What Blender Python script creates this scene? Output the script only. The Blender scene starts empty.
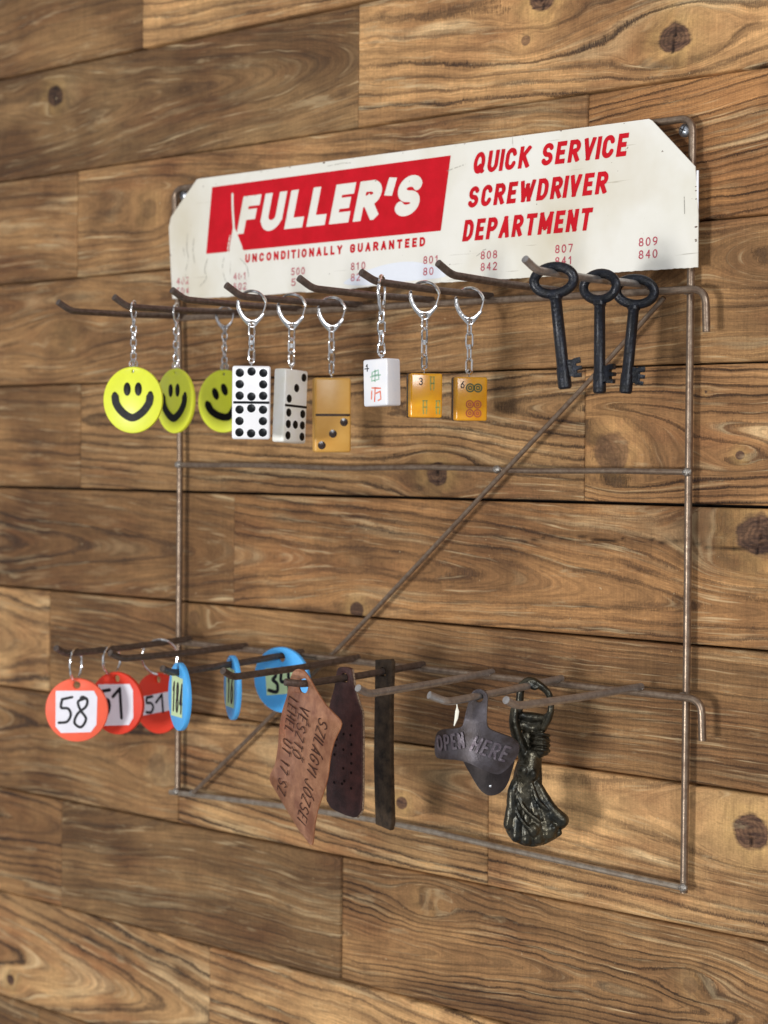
import bpy, bmesh, math, random
import numpy as np
from mathutils import Matrix, Vector
from mathutils.geometry import tessellate_polygon

S = 0.001                                    # everything below is written in millimetres
sc = bpy.context.scene
COL = sc.collection
random.seed(4)

# ------------------------------------------------------------------ camera
cam_d = bpy.data.cameras.new("camera")
cam = bpy.data.objects.new("camera", cam_d); COL.objects.link(cam)
cam.matrix_world = Matrix(((0.7405343, -0.0129053, 0.6718946, 1.0847775),
                           (0.6719702, 0.0022344, -0.7405748, -0.9653932),
                           (0.0080560, 0.9999142, 0.0103266, 0.2568676),
                           (0, 0, 0, 1)))
cam_d.sensor_fit = 'AUTO'; cam_d.sensor_width = 36
cam_d.lens = 1897.266 * 36 / 1024
cam_d.shift_x = (384 - 383.378) / 1024
cam_d.shift_y = -(512 - 477.5) / 1024
cam_d.clip_start = 0.02; cam_d.clip_end = 60
cam_d.dof.use_dof = True
cam_d.dof.focus_distance = 1.14
cam_d.dof.aperture_fstop = 9.0
sc.camera = cam

# ------------------------------------------------------------------ world (dim room around the wall)
w = bpy.data.worlds.new("World"); sc.world = w; w.use_nodes = True
nt = w.node_tree; bg = nt.nodes['Background']
tc = nt.nodes.new('ShaderNodeTexCoord'); nz = nt.nodes.new('ShaderNodeTexNoise'); cr = nt.nodes.new('ShaderNodeValToRGB')
nz.inputs['Scale'].default_value = 2.3; nz.inputs['Detail'].default_value = 2
cr.color_ramp.elements[0].position = .40; cr.color_ramp.elements[0].color = (.12, .115, .11, 1)
cr.color_ramp.elements[1].position = .62; cr.color_ramp.elements[1].color = (.86, .88, .93, 1)
nt.links.new(tc.outputs['Generated'], nz.inputs['Vector']); nt.links.new(nz.outputs['Fac'], cr.inputs['Fac'])
nt.links.new(cr.outputs['Color'], bg.inputs['Color']); bg.inputs['Strength'].default_value = 0.85

# ------------------------------------------------------------------ lamps (a window opposite the wall, an added fill from the right)
def area(name, loc, target, size, power, col=(1, 1, 1)):
    d = bpy.data.lights.new(name, 'AREA'); d.shape = 'RECTANGLE'; d.size, d.size_y = size; d.energy = power; d.color = col
    o = bpy.data.objects.new(name, d); COL.objects.link(o); o.location = loc
    o.rotation_euler = (Vector(target) - Vector(loc)).to_track_quat('-Z', 'Y').to_euler()
    return o
area("window_light", (0.32, -2.6, -0.06), (.25, 0, .22), (.40, .42), 38, (1, .985, .96))
area("side_fill", (2.3, -1.3, 1.1), (.25, 0, .25), (.7, .7), 21, (.95, .97, 1))  # added fill lamp, brightens the domino face turned to the right

sc.view_settings.view_transform = 'Standard'; sc.view_settings.look = 'None'
sc.view_settings.exposure = 0; sc.view_settings.gamma = 1

# ------------------------------------------------------------------ helpers
def lin(r, g, b):
    f = lambda c: (c / 255 / 12.92) if c / 255 <= .04045 else ((c / 255 + .055) / 1.055) ** 2.4
    return (f(r), f(g), f(b), 1)

def mat(name, col, rough=.5, metal=0, spec=.5, var=.0, vscale=200, bump=0, bscale=900, coat=0, col2=None, sss=0, edge=None):
    m = bpy.data.materials.new(name); m.use_nodes = True; t = m.node_tree; b = t.nodes['Principled BSDF']
    b.inputs['Roughness'].default_value = rough; b.inputs['Metallic'].default_value = metal
    b.inputs['Specular IOR Level'].default_value = spec; b.inputs['Coat Weight'].default_value = coat
    b.inputs['Coat Roughness'].default_value = .15
    if sss:
        b.inputs['Subsurface Weight'].default_value = sss; b.inputs['Subsurface Radius'].default_value = (.004, .004, .002)
        b.inputs['Subsurface Scale'].default_value = .5
    tcn = t.nodes.new('ShaderNodeTexCoord')
    n = t.nodes.new('ShaderNodeTexNoise'); n.inputs['Scale'].default_value = vscale; n.inputs['Detail'].default_value = 5
    n.inputs['Roughness'].default_value = .65
    t.links.new(tcn.outputs['Object'], n.inputs['Vector'])
    r = t.nodes.new('ShaderNodeValToRGB'); c = col
    if col2 is None: col2 = tuple(min(1, v * (1 + var)) for v in c[:3]) + (1,); c1 = tuple(v * (1 - var) for v in c[:3]) + (1,)
    else: c1 = c
    r.color_ramp.elements[0].position = .36; r.color_ramp.elements[0].color = c1
    r.color_ramp.elements[1].position = .64; r.color_ramp.elements[1].color = col2
    t.links.new(n.outputs['Fac'], r.inputs['Fac']); t.links.new(r.outputs['Color'], b.inputs['Base Color'])
    mr = t.nodes.new('ShaderNodeMapRange'); mr.inputs['To Min'].default_value = max(.03, rough - .12); mr.inputs['To Max'].default_value = min(1, rough + .12)
    t.links.new(n.outputs['Fac'], mr.inputs['Value']); t.links.new(mr.outputs['Result'], b.inputs['Roughness'])
    if bump:
        n2 = t.nodes.new('ShaderNodeTexNoise'); n2.inputs['Scale'].default_value = bscale; n2.inputs['Detail'].default_value = 4
        t.links.new(tcn.outputs['Object'], n2.inputs['Vector'])
        bp = t.nodes.new('ShaderNodeBump'); bp.inputs['Strength'].default_value = bump; bp.inputs['Distance'].default_value = .0005
        t.links.new(n2.outputs['Fac'], bp.inputs['Height']); t.links.new(bp.outputs['Normal'], b.inputs['Normal'])
    return m

MT = dict(
    wire=mat('bare_wire', lin(150, 132, 114), .36, .7, .5, col2=lin(120, 100, 84), vscale=240, bump=.2, bscale=1200),
    hook=mat('dark_wire', lin(112, 98, 90), .45, .6, .4, col2=lin(84, 72, 64), vscale=320, bump=.4, bscale=1500),
    wire_sheen=mat('bare_wire_painted_sheen', lin(182, 170, 154), .34, .7, .5, col2=lin(150, 134, 118), vscale=200, bump=.2, bscale=1200),  # lighter copy of the wire, its bright reflection put into the colour
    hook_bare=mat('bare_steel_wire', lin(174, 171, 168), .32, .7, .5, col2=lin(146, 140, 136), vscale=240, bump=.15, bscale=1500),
    weld=mat('weld', lin(190, 186, 178), .4, .8, .5, col2=lin(110, 98, 88), vscale=700, bump=1, bscale=1500),
    chrome=mat('chrome', lin(235, 235, 235), .14, 1, .5, var=.04, vscale=300, bump=.15, bscale=600),
    chrome_dull=mat('dull_chrome', lin(190, 192, 195), .3, 1, .5, var=.1, vscale=500),
    red_ink=mat('red_ink', lin(206, 14, 34), .5, 0, .2, col2=lin(190, 10, 26), vscale=60),
    small_ink=mat('faded_red_ink', lin(176, 40, 62), .5, 0, .3, col2=lin(200, 110, 120), vscale=300),
    yellow=mat('yellow_plastic', lin(226, 232, 66), .38, 0, .35, var=.03, vscale=80, sss=.3, coat=.05),
    black=mat('black_paint', lin(8, 8, 9), .42, 0, .18, var=.2, vscale=300, coat=0, bump=.2, bscale=500),
    white_dom=mat('white_plastic', lin(244, 244, 246), .3, 0, .5, var=.015, vscale=80, coat=.2),
    ivory_dom=mat('ivory_plastic', lin(250, 250, 246), .33, 0, .5, col2=lin(244, 242, 228), vscale=60, coat=.2),
    amber_dom=mat('butterscotch_plastic', lin(230, 178, 92), .36, 0, .4, col2=lin(222, 164, 74), vscale=45, coat=.08),
    dot=mat('pip_black', lin(8, 12, 16), .3, 0, .25, var=.1, coat=0),
    dotb=mat('pip_brown', lin(52, 32, 20), .2, 0, .6, var=.1, coat=.4),
    pearl=mat('pearl_tile', lin(240, 238, 238), .2, 0, .5, col2=lin(225, 230, 240), vscale=40, coat=.6),
    gold_tile=mat('gold_tile', lin(240, 172, 30), .2, 0, .5, col2=lin(230, 152, 20), vscale=70, coat=.6),
    tile_back=mat('dark_tile_back', lin(42, 24, 14), .25, 0, .5, var=.1, coat=.5),
    green_ink=mat('green_ink', lin(62, 120, 84), .4, 0, .4, col2=lin(96, 150, 110), vscale=500),
    deepgreen=mat('deep_green_ink', lin(34, 78, 48), .4, 0, .4, col2=lin(56, 100, 60), vscale=500),
    rust_ink=mat('rust_ink', lin(196, 84, 56), .4, 0, .4, col2=lin(172, 92, 40), vscale=500),
    pale_green=mat('worn_green_ink', lin(120, 170, 140), .4, 0, .4, col2=lin(190, 215, 200), vscale=400), pale_rust=mat('worn_red_ink', lin(226, 110, 90), .4, 0, .4, col2=lin(236, 170, 150), vscale=400),
    olive_ink=mat('worn_olive_ink', lin(128, 150, 84), .4, 0, .4, col2=lin(186, 160, 60), vscale=450),
    iron=mat('black_iron', lin(22, 27, 40), .36, .3, .5, col2=lin(7, 8, 11), vscale=300, bump=1, bscale=700, coat=.12),
    red_tag=mat('orange_red_plastic', lin(246, 104, 74), .5, 0, .3, var=.03, vscale=60, sss=.15),
    deep_red_tag=mat('deep_red_plastic', lin(228, 62, 38), .5, 0, .3, var=.03, vscale=60, sss=.15),
    blue_tag=mat('blue_plastic', lin(84, 178, 244), .42, 0, .4, var=.04, vscale=60, sss=.15),
    paper=mat('white_paper', lin(232, 230, 238), .7, 0, .2, var=.03, vscale=120, bump=.3, bscale=200),
    paper_green=mat('pale_green_paper', lin(204, 226, 176), .7, 0, .2, var=.03, vscale=120),
    pen=mat('marker_ink', lin(24, 24, 30), .5, 0, .3, var=.2),
    copper=mat('copper', lin(216, 156, 118), .30, .7, .6, col2=lin(160, 106, 80), vscale=55, bump=.5, bscale=200),
    groove=mat('dark_groove', lin(66, 38, 28), .6, .3, .3, var=.1),
    leather=mat('brown_leather', lin(88, 54, 50), .5, 0, .5, col2=lin(58, 34, 32), vscale=110, bump=.7, bscale=1400),
    leather_hole=mat('leather_hole', lin(24, 14, 12), .8, 0, .2),
    stitch=mat('pale_leather_edge', lin(170, 146, 118), .7, 0, .3, col2=lin(92, 66, 54), vscale=900, bump=.8),
    strap=mat('dark_strap', lin(80, 64, 48), .6, 0, .25, col2=lin(42, 33, 25), vscale=130, bump=.7, bscale=1100),
    opener=mat('dark_cast_iron', lin(88, 83, 88), .42, .5, .5, col2=lin(52, 43, 40), vscale=70, bump=.45, bscale=1500),
    opener_dark=mat('darker_cast_iron', lin(54, 46, 46), .5, .4, .4, col2=lin(34, 28, 28), vscale=80, bump=.4, bscale=1500),
    opener_letters=mat('worn_iron', lin(124, 116, 122), .4, .6, .5, col2=lin(86, 76, 84), vscale=300, bump=.6, bscale=900),
    bronze=mat('aged_bronze', lin(88, 82, 66), .30, .75, .5, col2=lin(38, 40, 38), vscale=85, bump=.7, bscale=500, coat=.1),
    screw=mat('zinc_screw', lin(176, 182, 190), .3, .9, .5, var=.1, vscale=900),
    slot=mat('screw_slot', lin(20, 20, 22), .6, .2),
    scratch=mat('grey_scratch', lin(150, 146, 136), .6, 0, .2, var=.2, vscale=600),
    rust=mat('rust', lin(112, 74, 50), .8, 0, .2, col2=lin(58, 40, 32), vscale=900),
    sliver=mat('white_sliver', lin(240, 236, 220), .5, 0, .4, var=.03),
)

def link(name, me, m=None, parent=None):
    o = bpy.data.objects.new(name, me); COL.objects.link(o)
    if m is not None:
        for mm in (m if isinstance(m, (list, tuple)) else [m]): me.materials.append(mm)
    if parent is not None: o.parent = parent
    return o

def tag(o, label=None, cat=None, group=None, kind=None):
    if label: o['label'] = label
    if cat: o['category'] = cat
    if group: o['group'] = group
    if kind: o['kind'] = kind
    return o

def thing(name, P, rz, label, cat, group=None):
    o = bpy.data.objects.new(name, None); COL.objects.link(o); o.empty_display_size = .01
    o.location = (P[0] * S, P[1] * S, P[2] * S); o.rotation_euler = (0, 0, math.radians(rz))
    return tag(o, label, cat, group)

class MB:
    """collects vertices (mm) and faces"""
    def __init__(s): s.v = []; s.f = []; s.mi = []
    def add(s, vs, fs, mi=0):
        n = len(s.v); s.v += [tuple(p) for p in vs]; s.f += [tuple(i + n for i in f) for f in fs]; s.mi += [mi] * len(fs)
        return s
    def xf(s, M, start=0):
        for i in range(start, len(s.v)): s.v[i] = tuple(M @ Vector(s.v[i]))
        return s
    def build(s, name, m, parent=None, smooth=True, angle=35):
        me = bpy.data.meshes.new(name)
        me.from_pydata([(a * S, b * S, c * S) for a, b, c in s.v], [], s.f); me.update()
        me.polygons.foreach_set('material_index', s.mi)
        if smooth:
            me.polygons.foreach_set('use_smooth', [True] * len(s.f)); me.set_sharp_from_angle(angle=math.radians(angle))
        return link(name, me, m, parent)

def tube(pts, r, n=12, closed=False, caps=True, flat=None):
    """swept circle along pts; r number or list; flat=(ax,ay) scales section"""
    P = [Vector(p) for p in pts]; N = len(P); R = r if isinstance(r, (list, tuple)) else [r] * N
    T = []
    for i in range(N):
        a = P[(i - 1) % N] if (closed or i > 0) else P[i]; b = P[(i + 1) % N] if (closed or i < N - 1) else P[i]
        T.append((b - a).normalized())
    u = T[0].orthogonal().normalized() if abs(T[0].y) > .9 else T[0].cross(Vector((0, 1, 0))).normalized()
    vs = []
    for i in range(N):
        u = (u - T[i] * u.dot(T[i])).normalized(); v = T[i].cross(u)
        for k in range(n):
            a = 2 * math.pi * k / n
            vs.append(P[i] + (u * math.cos(a) * (flat[0] if flat else 1) + v * math.sin(a) * (flat[1] if flat else 1)) * R[i])
    fs = []
    for i in range(N if closed else N - 1):
        j = (i + 1) % N
        for k in range(n):
            l = (k + 1) % n; fs.append((i * n + k, j * n + k, j * n + l, i * n + l))
    if not closed and caps:
        fs.append(tuple(range(n))); fs.append(tuple(reversed(range((N - 1) * n, N * n))))
    return vs, fs

def bend(pts, rad=5, k=5):
    """round the corners of a polyline"""
    P = [Vector(p) for p in pts]; out = [P[0]]
    for i in range(1, len(P) - 1):
        a = (P[i - 1] - P[i]); b = (P[i + 1] - P[i]); d = min(rad, a.length * .49, b.length * .49)
        A = P[i] + a.normalized() * d; B = P[i] + b.normalized() * d
        for j in range(k + 1):
            t = j / k; out.append(A * (1 - t) ** 2 + P[i] * 2 * t * (1 - t) + B * t * t)
    return out + [P[-1]]

def smooth_loop(pts, k=4, closed=True):
    """Catmull-Rom through 2D points"""
    n = len(pts); out = []
    for i in range(n if closed else n - 1):
        p0, p1, p2, p3 = (pts[(i - 1) % n], pts[i], pts[(i + 1) % n], pts[(i + 2) % n]) if closed else (pts[max(i - 1, 0)], pts[i], pts[i + 1], pts[min(i + 2, n - 1)])
        for j in range(k):
            t = j / k
            out.append(tuple(.5 * (2 * p1[c] + (p2[c] - p0[c]) * t + (2 * p0[c] - 5 * p1[c] + 4 * p2[c] - p3[c]) * t * t + (3 * p1[c] - p0[c] - 3 * p2[c] + p3[c]) * t ** 3) for c in range(len(p1))))
    if not closed: out.append(tuple(pts[-1]))
    return out

def circle(cx, cz, r, n=48, rz=None): return [(cx + r * math.cos(2 * math.pi * i / n), cz + (rz or r) * math.sin(2 * math.pi * i / n)) for i in range(n)]

def offset_loop(L, d):
    """inset (d>0 towards the left of travel = inside for CCW)"""
    n = len(L); out = []
    for i in range(n):
        a = Vector(L[i - 1]); b = Vector(L[i]); c = Vector(L[(i + 1) % n])
        e1 = (b - a).normalized(); e2 = (c - b).normalized(); n1 = Vector((-e1.y, e1.x)); n2 = Vector((-e2.y, e2.x))
        m = (n1 + n2); 
        if m.length < 1e-6: m = n1
        m.normalize(); k = max(.5, m.dot(n1)); out.append(tuple(b + m * d / k))
    return out

def area2(L): return sum(L[i - 1][0] * L[i][1] - L[i][0] * L[i - 1][1] for i in range(len(L)))

def plate(outer, holes=(), t=2, bev=.5, fn=None):
    """solid plate in the xz plane, front at y=0, back at y=t; outer and holes are 2D loops"""
    loops = [outer if area2(outer) > 0 else outer[::-1]] + [h if area2(h) < 0 else h[::-1] for h in holes]
    mb = MB(); prof = [(bev, 0), (bev * .3, bev * .3), (0, bev), (0, t - bev), (bev * .3, t - bev * .3), (bev, t)]
    idx = []
    for L in loops:
        rows = []
        for ins, y in prof:
            L2 = offset_loop(L, ins); s = len(mb.v); mb.v += [(p[0], y, p[1]) for p in L2]; rows.append(range(s, s + len(L2)))
        n = len(L)
        for a, b in zip(rows[:-1], rows[1:]):
            for i in range(n):
                j = (i + 1) % n; mb.f.append((a[i], b[i], b[j], a[j])); mb.mi.append(0)
        idx.append(rows)
    for side, flip in ((0, False), (-1, True)):
        ids = [i for rows in idx for i in rows[side]]
        tri = tessellate_polygon([[Vector((mb.v[i][0], mb.v[i][2], 0)) for i in rows[side]] for rows in idx])
        for a, b, c in tri:
            A, B, C = (Vector((mb.v[ids[q]][0], mb.v[ids[q]][2])) for q in (a, b, c))
            ccw = (B - A).x * (C - A).y - (B - A).y * (C - A).x > 0
            f = (ids[a], ids[b], ids[c]) if ccw != flip else (ids[a], ids[c], ids[b])
            mb.f.append(f); mb.mi.append(0)
    if fn: mb.v = [fn(*p) for p in mb.v]
    return mb

def rbox(w, d, h, r=1.5, seg=3):
    """rounded box: x -w/2..w/2, y 0..d, z -h..0"""
    bm = bmesh.new(); bmesh.ops.create_cube(bm, size=1)
    for v in bm.verts: v.co = Vector((v.co.x * w, (v.co.y + .5) * d, (v.co.z - .5) * h))
    bmesh.ops.bevel(bm, geom=bm.edges[:] + bm.verts[:], offset=r, segments=seg, affect='EDGES', profile=.5)
    bm.verts.ensure_lookup_table(); mb = MB(); mb.v = [tuple(v.co) for v in bm.verts]; mb.f = [tuple(v.index for v in f.verts) for f in bm.faces]
    mb.mi = [0] * len(mb.f); bm.free(); return mb

def disc(mb, cx, cz, r, y=0, rx=None, n=20, dome=0, mi=0):
    vs = [(cx + (rx or r) * math.cos(2 * math.pi * i / n), y, cz + r * math.sin(2 * math.pi * i / n)) for i in range(n)]
    if dome:
        vs2 = [(cx + (rx or r) * .6 * math.cos(2 * math.pi * i / n), y - dome * .7, cz + r * .6 * math.sin(2 * math.pi * i / n)) for i in range(n)]
        fs = [(i, (i + 1) % n, n + (i + 1) % n, n + i) for i in range(n)] + [(n + i, n + (i + 1) % n, 2 * n) for i in range(n)]
        mb.add(vs + vs2 + [(cx, y - dome, cz)], fs, mi)
    else: mb.add(vs, [tuple(range(n))], mi)

RZ = lambda a: Matrix.Rotation(math.radians(a), 4, 'Z')
def tiltM(a, piv=(0, 0, 0)): return Matrix.Translation(piv) @ Matrix.Rotation(math.radians(a), 4, 'Y') @ Matrix.Translation([-c for c in piv])

# ------------------------------------------------------------------ lettering: stroke skeletons turned into filled shapes
def arc(cx, cy, rx, ry, a0, a1, n=14): return [(cx + rx * math.cos(math.radians(a0 + (a1 - a0) * i / n)), cy + ry * math.sin(math.radians(a0 + (a1 - a0) * i / n))) for i in range(n + 1)]
A_ = lambda *a: ('A', arc(*a)); L_ = lambda *p: ('L', list(p))
ROUND = arc(.5, .5, .5, .5, 0, 360, 28)
SS = arc(.5, .74, .48, .26, 25, 270) + arc(.5, .24, .5, .24, 90, -155)[1:]
G = {
 'A': [L_((0, 0), (.5, 1)), L_((.5, 1), (1, 0)), L_((.22, .3), (.78, .3))],
 'C': [('A', arc(.5, .7, .5, .3, 15, 180) + arc(.5, .3, .5, .3, 180, 345))],
 'D': [L_((.4, 1), (0, 1), (0, 0), (.4, 0)), ('A', arc(.4, .6, .6, .4, 90, 0) + arc(.4, .4, .6, .4, 0, -90))],
 'E': [L_((1, 1), (0, 1), (0, 0), (1, 0)), L_((0, .51), (.82, .51))],
 'F': [L_((1, 1), (0, 1), (0, 0)), L_((0, .5), (.82, .5))],
 'G': [('A', arc(.5, .7, .5, .3, 20, 180) + arc(.5, .3, .5, .3, 180, 360)), L_((1, .3), (1, .48), (.6, .48))],
 'H': [L_((0, 0), (0, 1)), L_((1, 0), (1, 1)), L_((0, .5), (1, .5))],
 'I': [L_((.5, 0), (.5, 1))],
 'J': [L_((.9, 1), (.9, .3)), A_(.45, .28, .45, .28, 0, -170)],
 'K': [L_((0, 0), (0, 1)), L_((1, 1), (.08, .45)), L_((.3, .6), (1, 0))],
 'L': [L_((0, 1), (0, 0), (1, 0))],
 'M': [L_((0, 0), (0, 1)), L_((1, 0), (1, 1)), L_((0, 1), (.5, .25)), L_((.5, .25), (1, 1))],
 'N': [L_((0, 0), (0, 1)), L_((1, 0), (1, 1)), L_((0, 1), (1, 0))],
 'O': [('A', ROUND)],
 'P': [L_((0, 0), (0, 1), (.5, 1)), A_(.5, .73, .5, .27, 90, -90), L_((.5, .46), (0, .46))],
 'Q': [('A', ROUND), L_((.6, .28), (.98, .0))],
 'R': [L_((0, 0), (0, 1), (.5, 1)), A_(.5, .74, .5, .26, 90, -90), L_((.5, .48), (0, .48)), L_((.45, .48), (.98, 0))],
 'S': [('A', SS)],
 'T': [L_((0, 1), (1, 1)), L_((.5, 1), (.5, 0))],
 'U': [L_((0, 1), (0, .35)), A_(.5, .35, .5, .35, 180, 360), L_((1, .35), (1, 1))],
 'V': [L_((0, 1), (.5, 0)), L_((.5, 0), (1, 1))],
 'W': [L_((0, 1), (.25, 0)), L_((.25, 0), (.5, .8)), L_((.5, .8), (.75, 0)), L_((.75, 0), (1, 1))],
 'Y': [L_((0, 1), (.5, .48)), L_((1, 1), (.5, .48)), L_((.5, .48), (.5, 0))],
 'Z': [L_((0, 1), (1, 1)), L_((1, 1), (0, 0)), L_((0, 0), (1, 0))],
 "'": [L_((.6, 1), (.35, .78))],
 '0': [('A', ROUND)], '1': [('A', [(.1, .75), (.55, 1), (.55, 0)])],
 '2': [('A', arc(.5, .72, .46, .28, 160, -30) + [(0, 0), (1, 0)])],
 '3': [('A', arc(.45, .75, .45, .25, 150, -90) + arc(.45, .25, .5, .25, 90, -150))],
 '4': [('A', [(.75, 0), (.75, 1), (0, .32), (1, .32)])],
 '5': [('A', [(.95, 1), (.15, 1), (.08, .56)] + arc(.45, .3, .52, .3, 120, -150))],
 '6': [('A', [(.85, 1), (.2, .6)] + arc(.5, .3, .5, .3, 150, 510, 24))],
 '7': [('A', [(0, 1), (1, 1), (.4, 0)])],
 '8': [('A', arc(.5, .75, .42, .25, -90, 270, 22)), ('A', arc(.5, .25, .5, .25, 90, 450, 22))],
 '9': [('A', arc(.5, .7, .5, .3, 0, 360, 22) + [(1, .7), (.8, .2), (.3, 0)])],
}
for k_a, k_b, ac in (('\u00c1', 'A', 0), ('\u00c9', 'E', 0), ('\u00d3', 'O', 0), ('\u00da', 'U', 0), ('\u0150', 'O', 1)):
    G[k_a] = G[k_b] + ([L_((.45, 1.14), (.75, 1.34))] if not ac else [L_((.2, 1.14), (.45, 1.34)), L_((.65, 1.14), (.9, 1.34))])
WID = {'I': .12, "'": .3, 'M': 1.25, 'W': 1.4, '1': .6, ' ': .55, 'J': .9, 'Q': 1.08, 'O': 1.08, 'L': .82, 'F': .85, 'E': .85}

def seg_field(X, Z, a, b, half, square):
    ax, az = a; dx, dz = b[0] - ax, b[1] - az; L = math.hypot(dx, dz) or 1e-6; ux, uz = dx / L, dz / L
    s = (X - ax) * ux + (Z - az) * uz; q = np.abs(-(X - ax) * uz + (Z - az) * ux)
    if square: return np.minimum(half - q, np.minimum(s + half, L + half - s))
    sc_ = np.clip(s, 0, L); return half - np.hypot(s - sc_, q)

def text_segments(txt, x0, z0, width, H, stroke, round_all=False, gap=.28, slant=0, even=False):
    ws = [(1 if even else WID.get(c, 1)) for c in txt]; tot = sum(ws) + gap * (len(txt) - 1) + 0
    k = width / tot; x = x0; out = []
    for c, wf in zip(txt, ws):
        W = wf * k
        for kind, pts in G.get(c, []):
            P = [(x + (stroke / 2 + px * (W - stroke) if W > stroke * 1.3 else W / 2 + (px - .5) * W * .3), z0 + stroke / 2 + pz * (H - stroke)) for px, pz in pts]
            out.append((kind == 'L' and not round_all, P))
        x += W + gap * k
    return out, (x0 - 2, z0 - stroke, x0 + width + slant * H + 2, z0 + H + stroke)

def fill(F, x0, z0, cell, fn, h=0, maxrun=40, mb=None, mi=0):
    """marching squares over the field F (positive inside) -> faces at depth -0 with optional raised walls"""
    mb = mb or MB(); ins = F > 0; nz, nx = F.shape
    full = ins[:-1, :-1] & ins[1:, :-1] & ins[:-1, 1:] & ins[1:, 1:]
    anyi = ins[:-1, :-1] | ins[1:, :-1] | ins[:-1, 1:] | ins[1:, 1:]
    def put(poly): mb.add([fn(p[0], p[1], h) for p in poly], [tuple(range(len(poly)))], mi)
    for j in range(nz - 1):
        row = full[j]; i = 0
        if row.any():
            while i < nx - 1:
                if row[i]:
                    k = i
                    while k < nx - 1 and row[k] and k - i < maxrun: k += 1
                    za = z0 + j * cell; put([(x0 + i * cell, za), (x0 + k * cell, za), (x0 + k * cell, za + cell), (x0 + i * cell, za + cell)]); i = k
                else: i += 1
    for j, i in zip(*np.nonzero(anyi & ~full)):
        cs = [(i, j), (i + 1, j), (i + 1, j + 1), (i, j + 1)]; poly = []; cut = []
        for a in range(4):
            p, q = cs[a], cs[(a + 1) % 4]; fp, fq = F[p[1], p[0]], F[q[1], q[0]]
            if fp > 0: poly.append((x0 + p[0] * cell, z0 + p[1] * cell))
            if (fp > 0) != (fq > 0):
                t = fp / (fp - fq); c = (x0 + (p[0] + t * (q[0] - p[0])) * cell, z0 + (p[1] + t * (q[1] - p[1])) * cell); poly.append(c); cut.append(c)
        if len(poly) >= 3:
            put(poly)
            if h and len(cut) == 2: mb.add([fn(*cut[0], h), fn(*cut[1], h), fn(*cut[1], 0), fn(*cut[0], 0)], [(0, 1, 2, 3)], mi)
    return mb

def strokes_mesh(segs, bounds, stroke, cell, fn, slant=0, clip=None, h=0, wear=None, maxrun=40, mb=None, mi=0):
    x0, z0, x1, z1 = bounds; nx = int((x1 - x0) / cell) + 2; nz_ = int((z1 - z0) / cell) + 2
    X, Z = np.meshgrid(x0 + np.arange(nx) * cell, z0 + np.arange(nz_) * cell)
    Xs = X - (Z - (clip[0] if clip else z0)) * slant
    F = np.full(X.shape, -1e3)
    for sq, P in segs:
        for a, b in zip(P[:-1], P[1:]):
            if math.hypot(a[0] - b[0], a[1] - b[1]) > 1e-3: F = np.maximum(F, seg_field(Xs, Z, a, b, stroke / 2, sq))
    if clip: F = np.minimum(F, np.minimum(Z - clip[0], clip[1] - Z))
    if wear is not None: F = np.minimum(F, wear(X, Z))
    return fill(F, x0, z0, cell, fn, h, maxrun, mb, mi)

def text_mesh(txt, x0, z0, width, H, stroke, fn, cell=.3, slant=0, round_all=False, gap=.28, h=0, wear=None, even=False, maxrun=40, mb=None):
    segs, b = text_segments(txt, x0, z0, width, H, stroke, round_all, gap, slant, even)
    return strokes_mesh(segs, b, stroke, cell, fn, slant, (z0, z0 + H), h, wear, maxrun, mb)

# ------------------------------------------------------------------ numpy value noise
def vnoise(x, z, seed):
    g = np.random.RandomState(seed).rand(256, 256); xi = np.floor(x).astype(int); zi = np.floor(z).astype(int)
    fx = x - xi; fz = z - zi; fx = fx * fx * (3 - 2 * fx); fz = fz * fz * (3 - 2 * fz); xi &= 255; zi &= 255; x1 = (xi + 1) & 255; z1 = (zi + 1) & 255
    return (g[xi, zi] * (1 - fx) * (1 - fz) + g[x1, zi] * fx * (1 - fz) + g[xi, z1] * (1 - fx) * fz + g[x1, z1] * fx * fz) * 2 - 1

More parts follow.
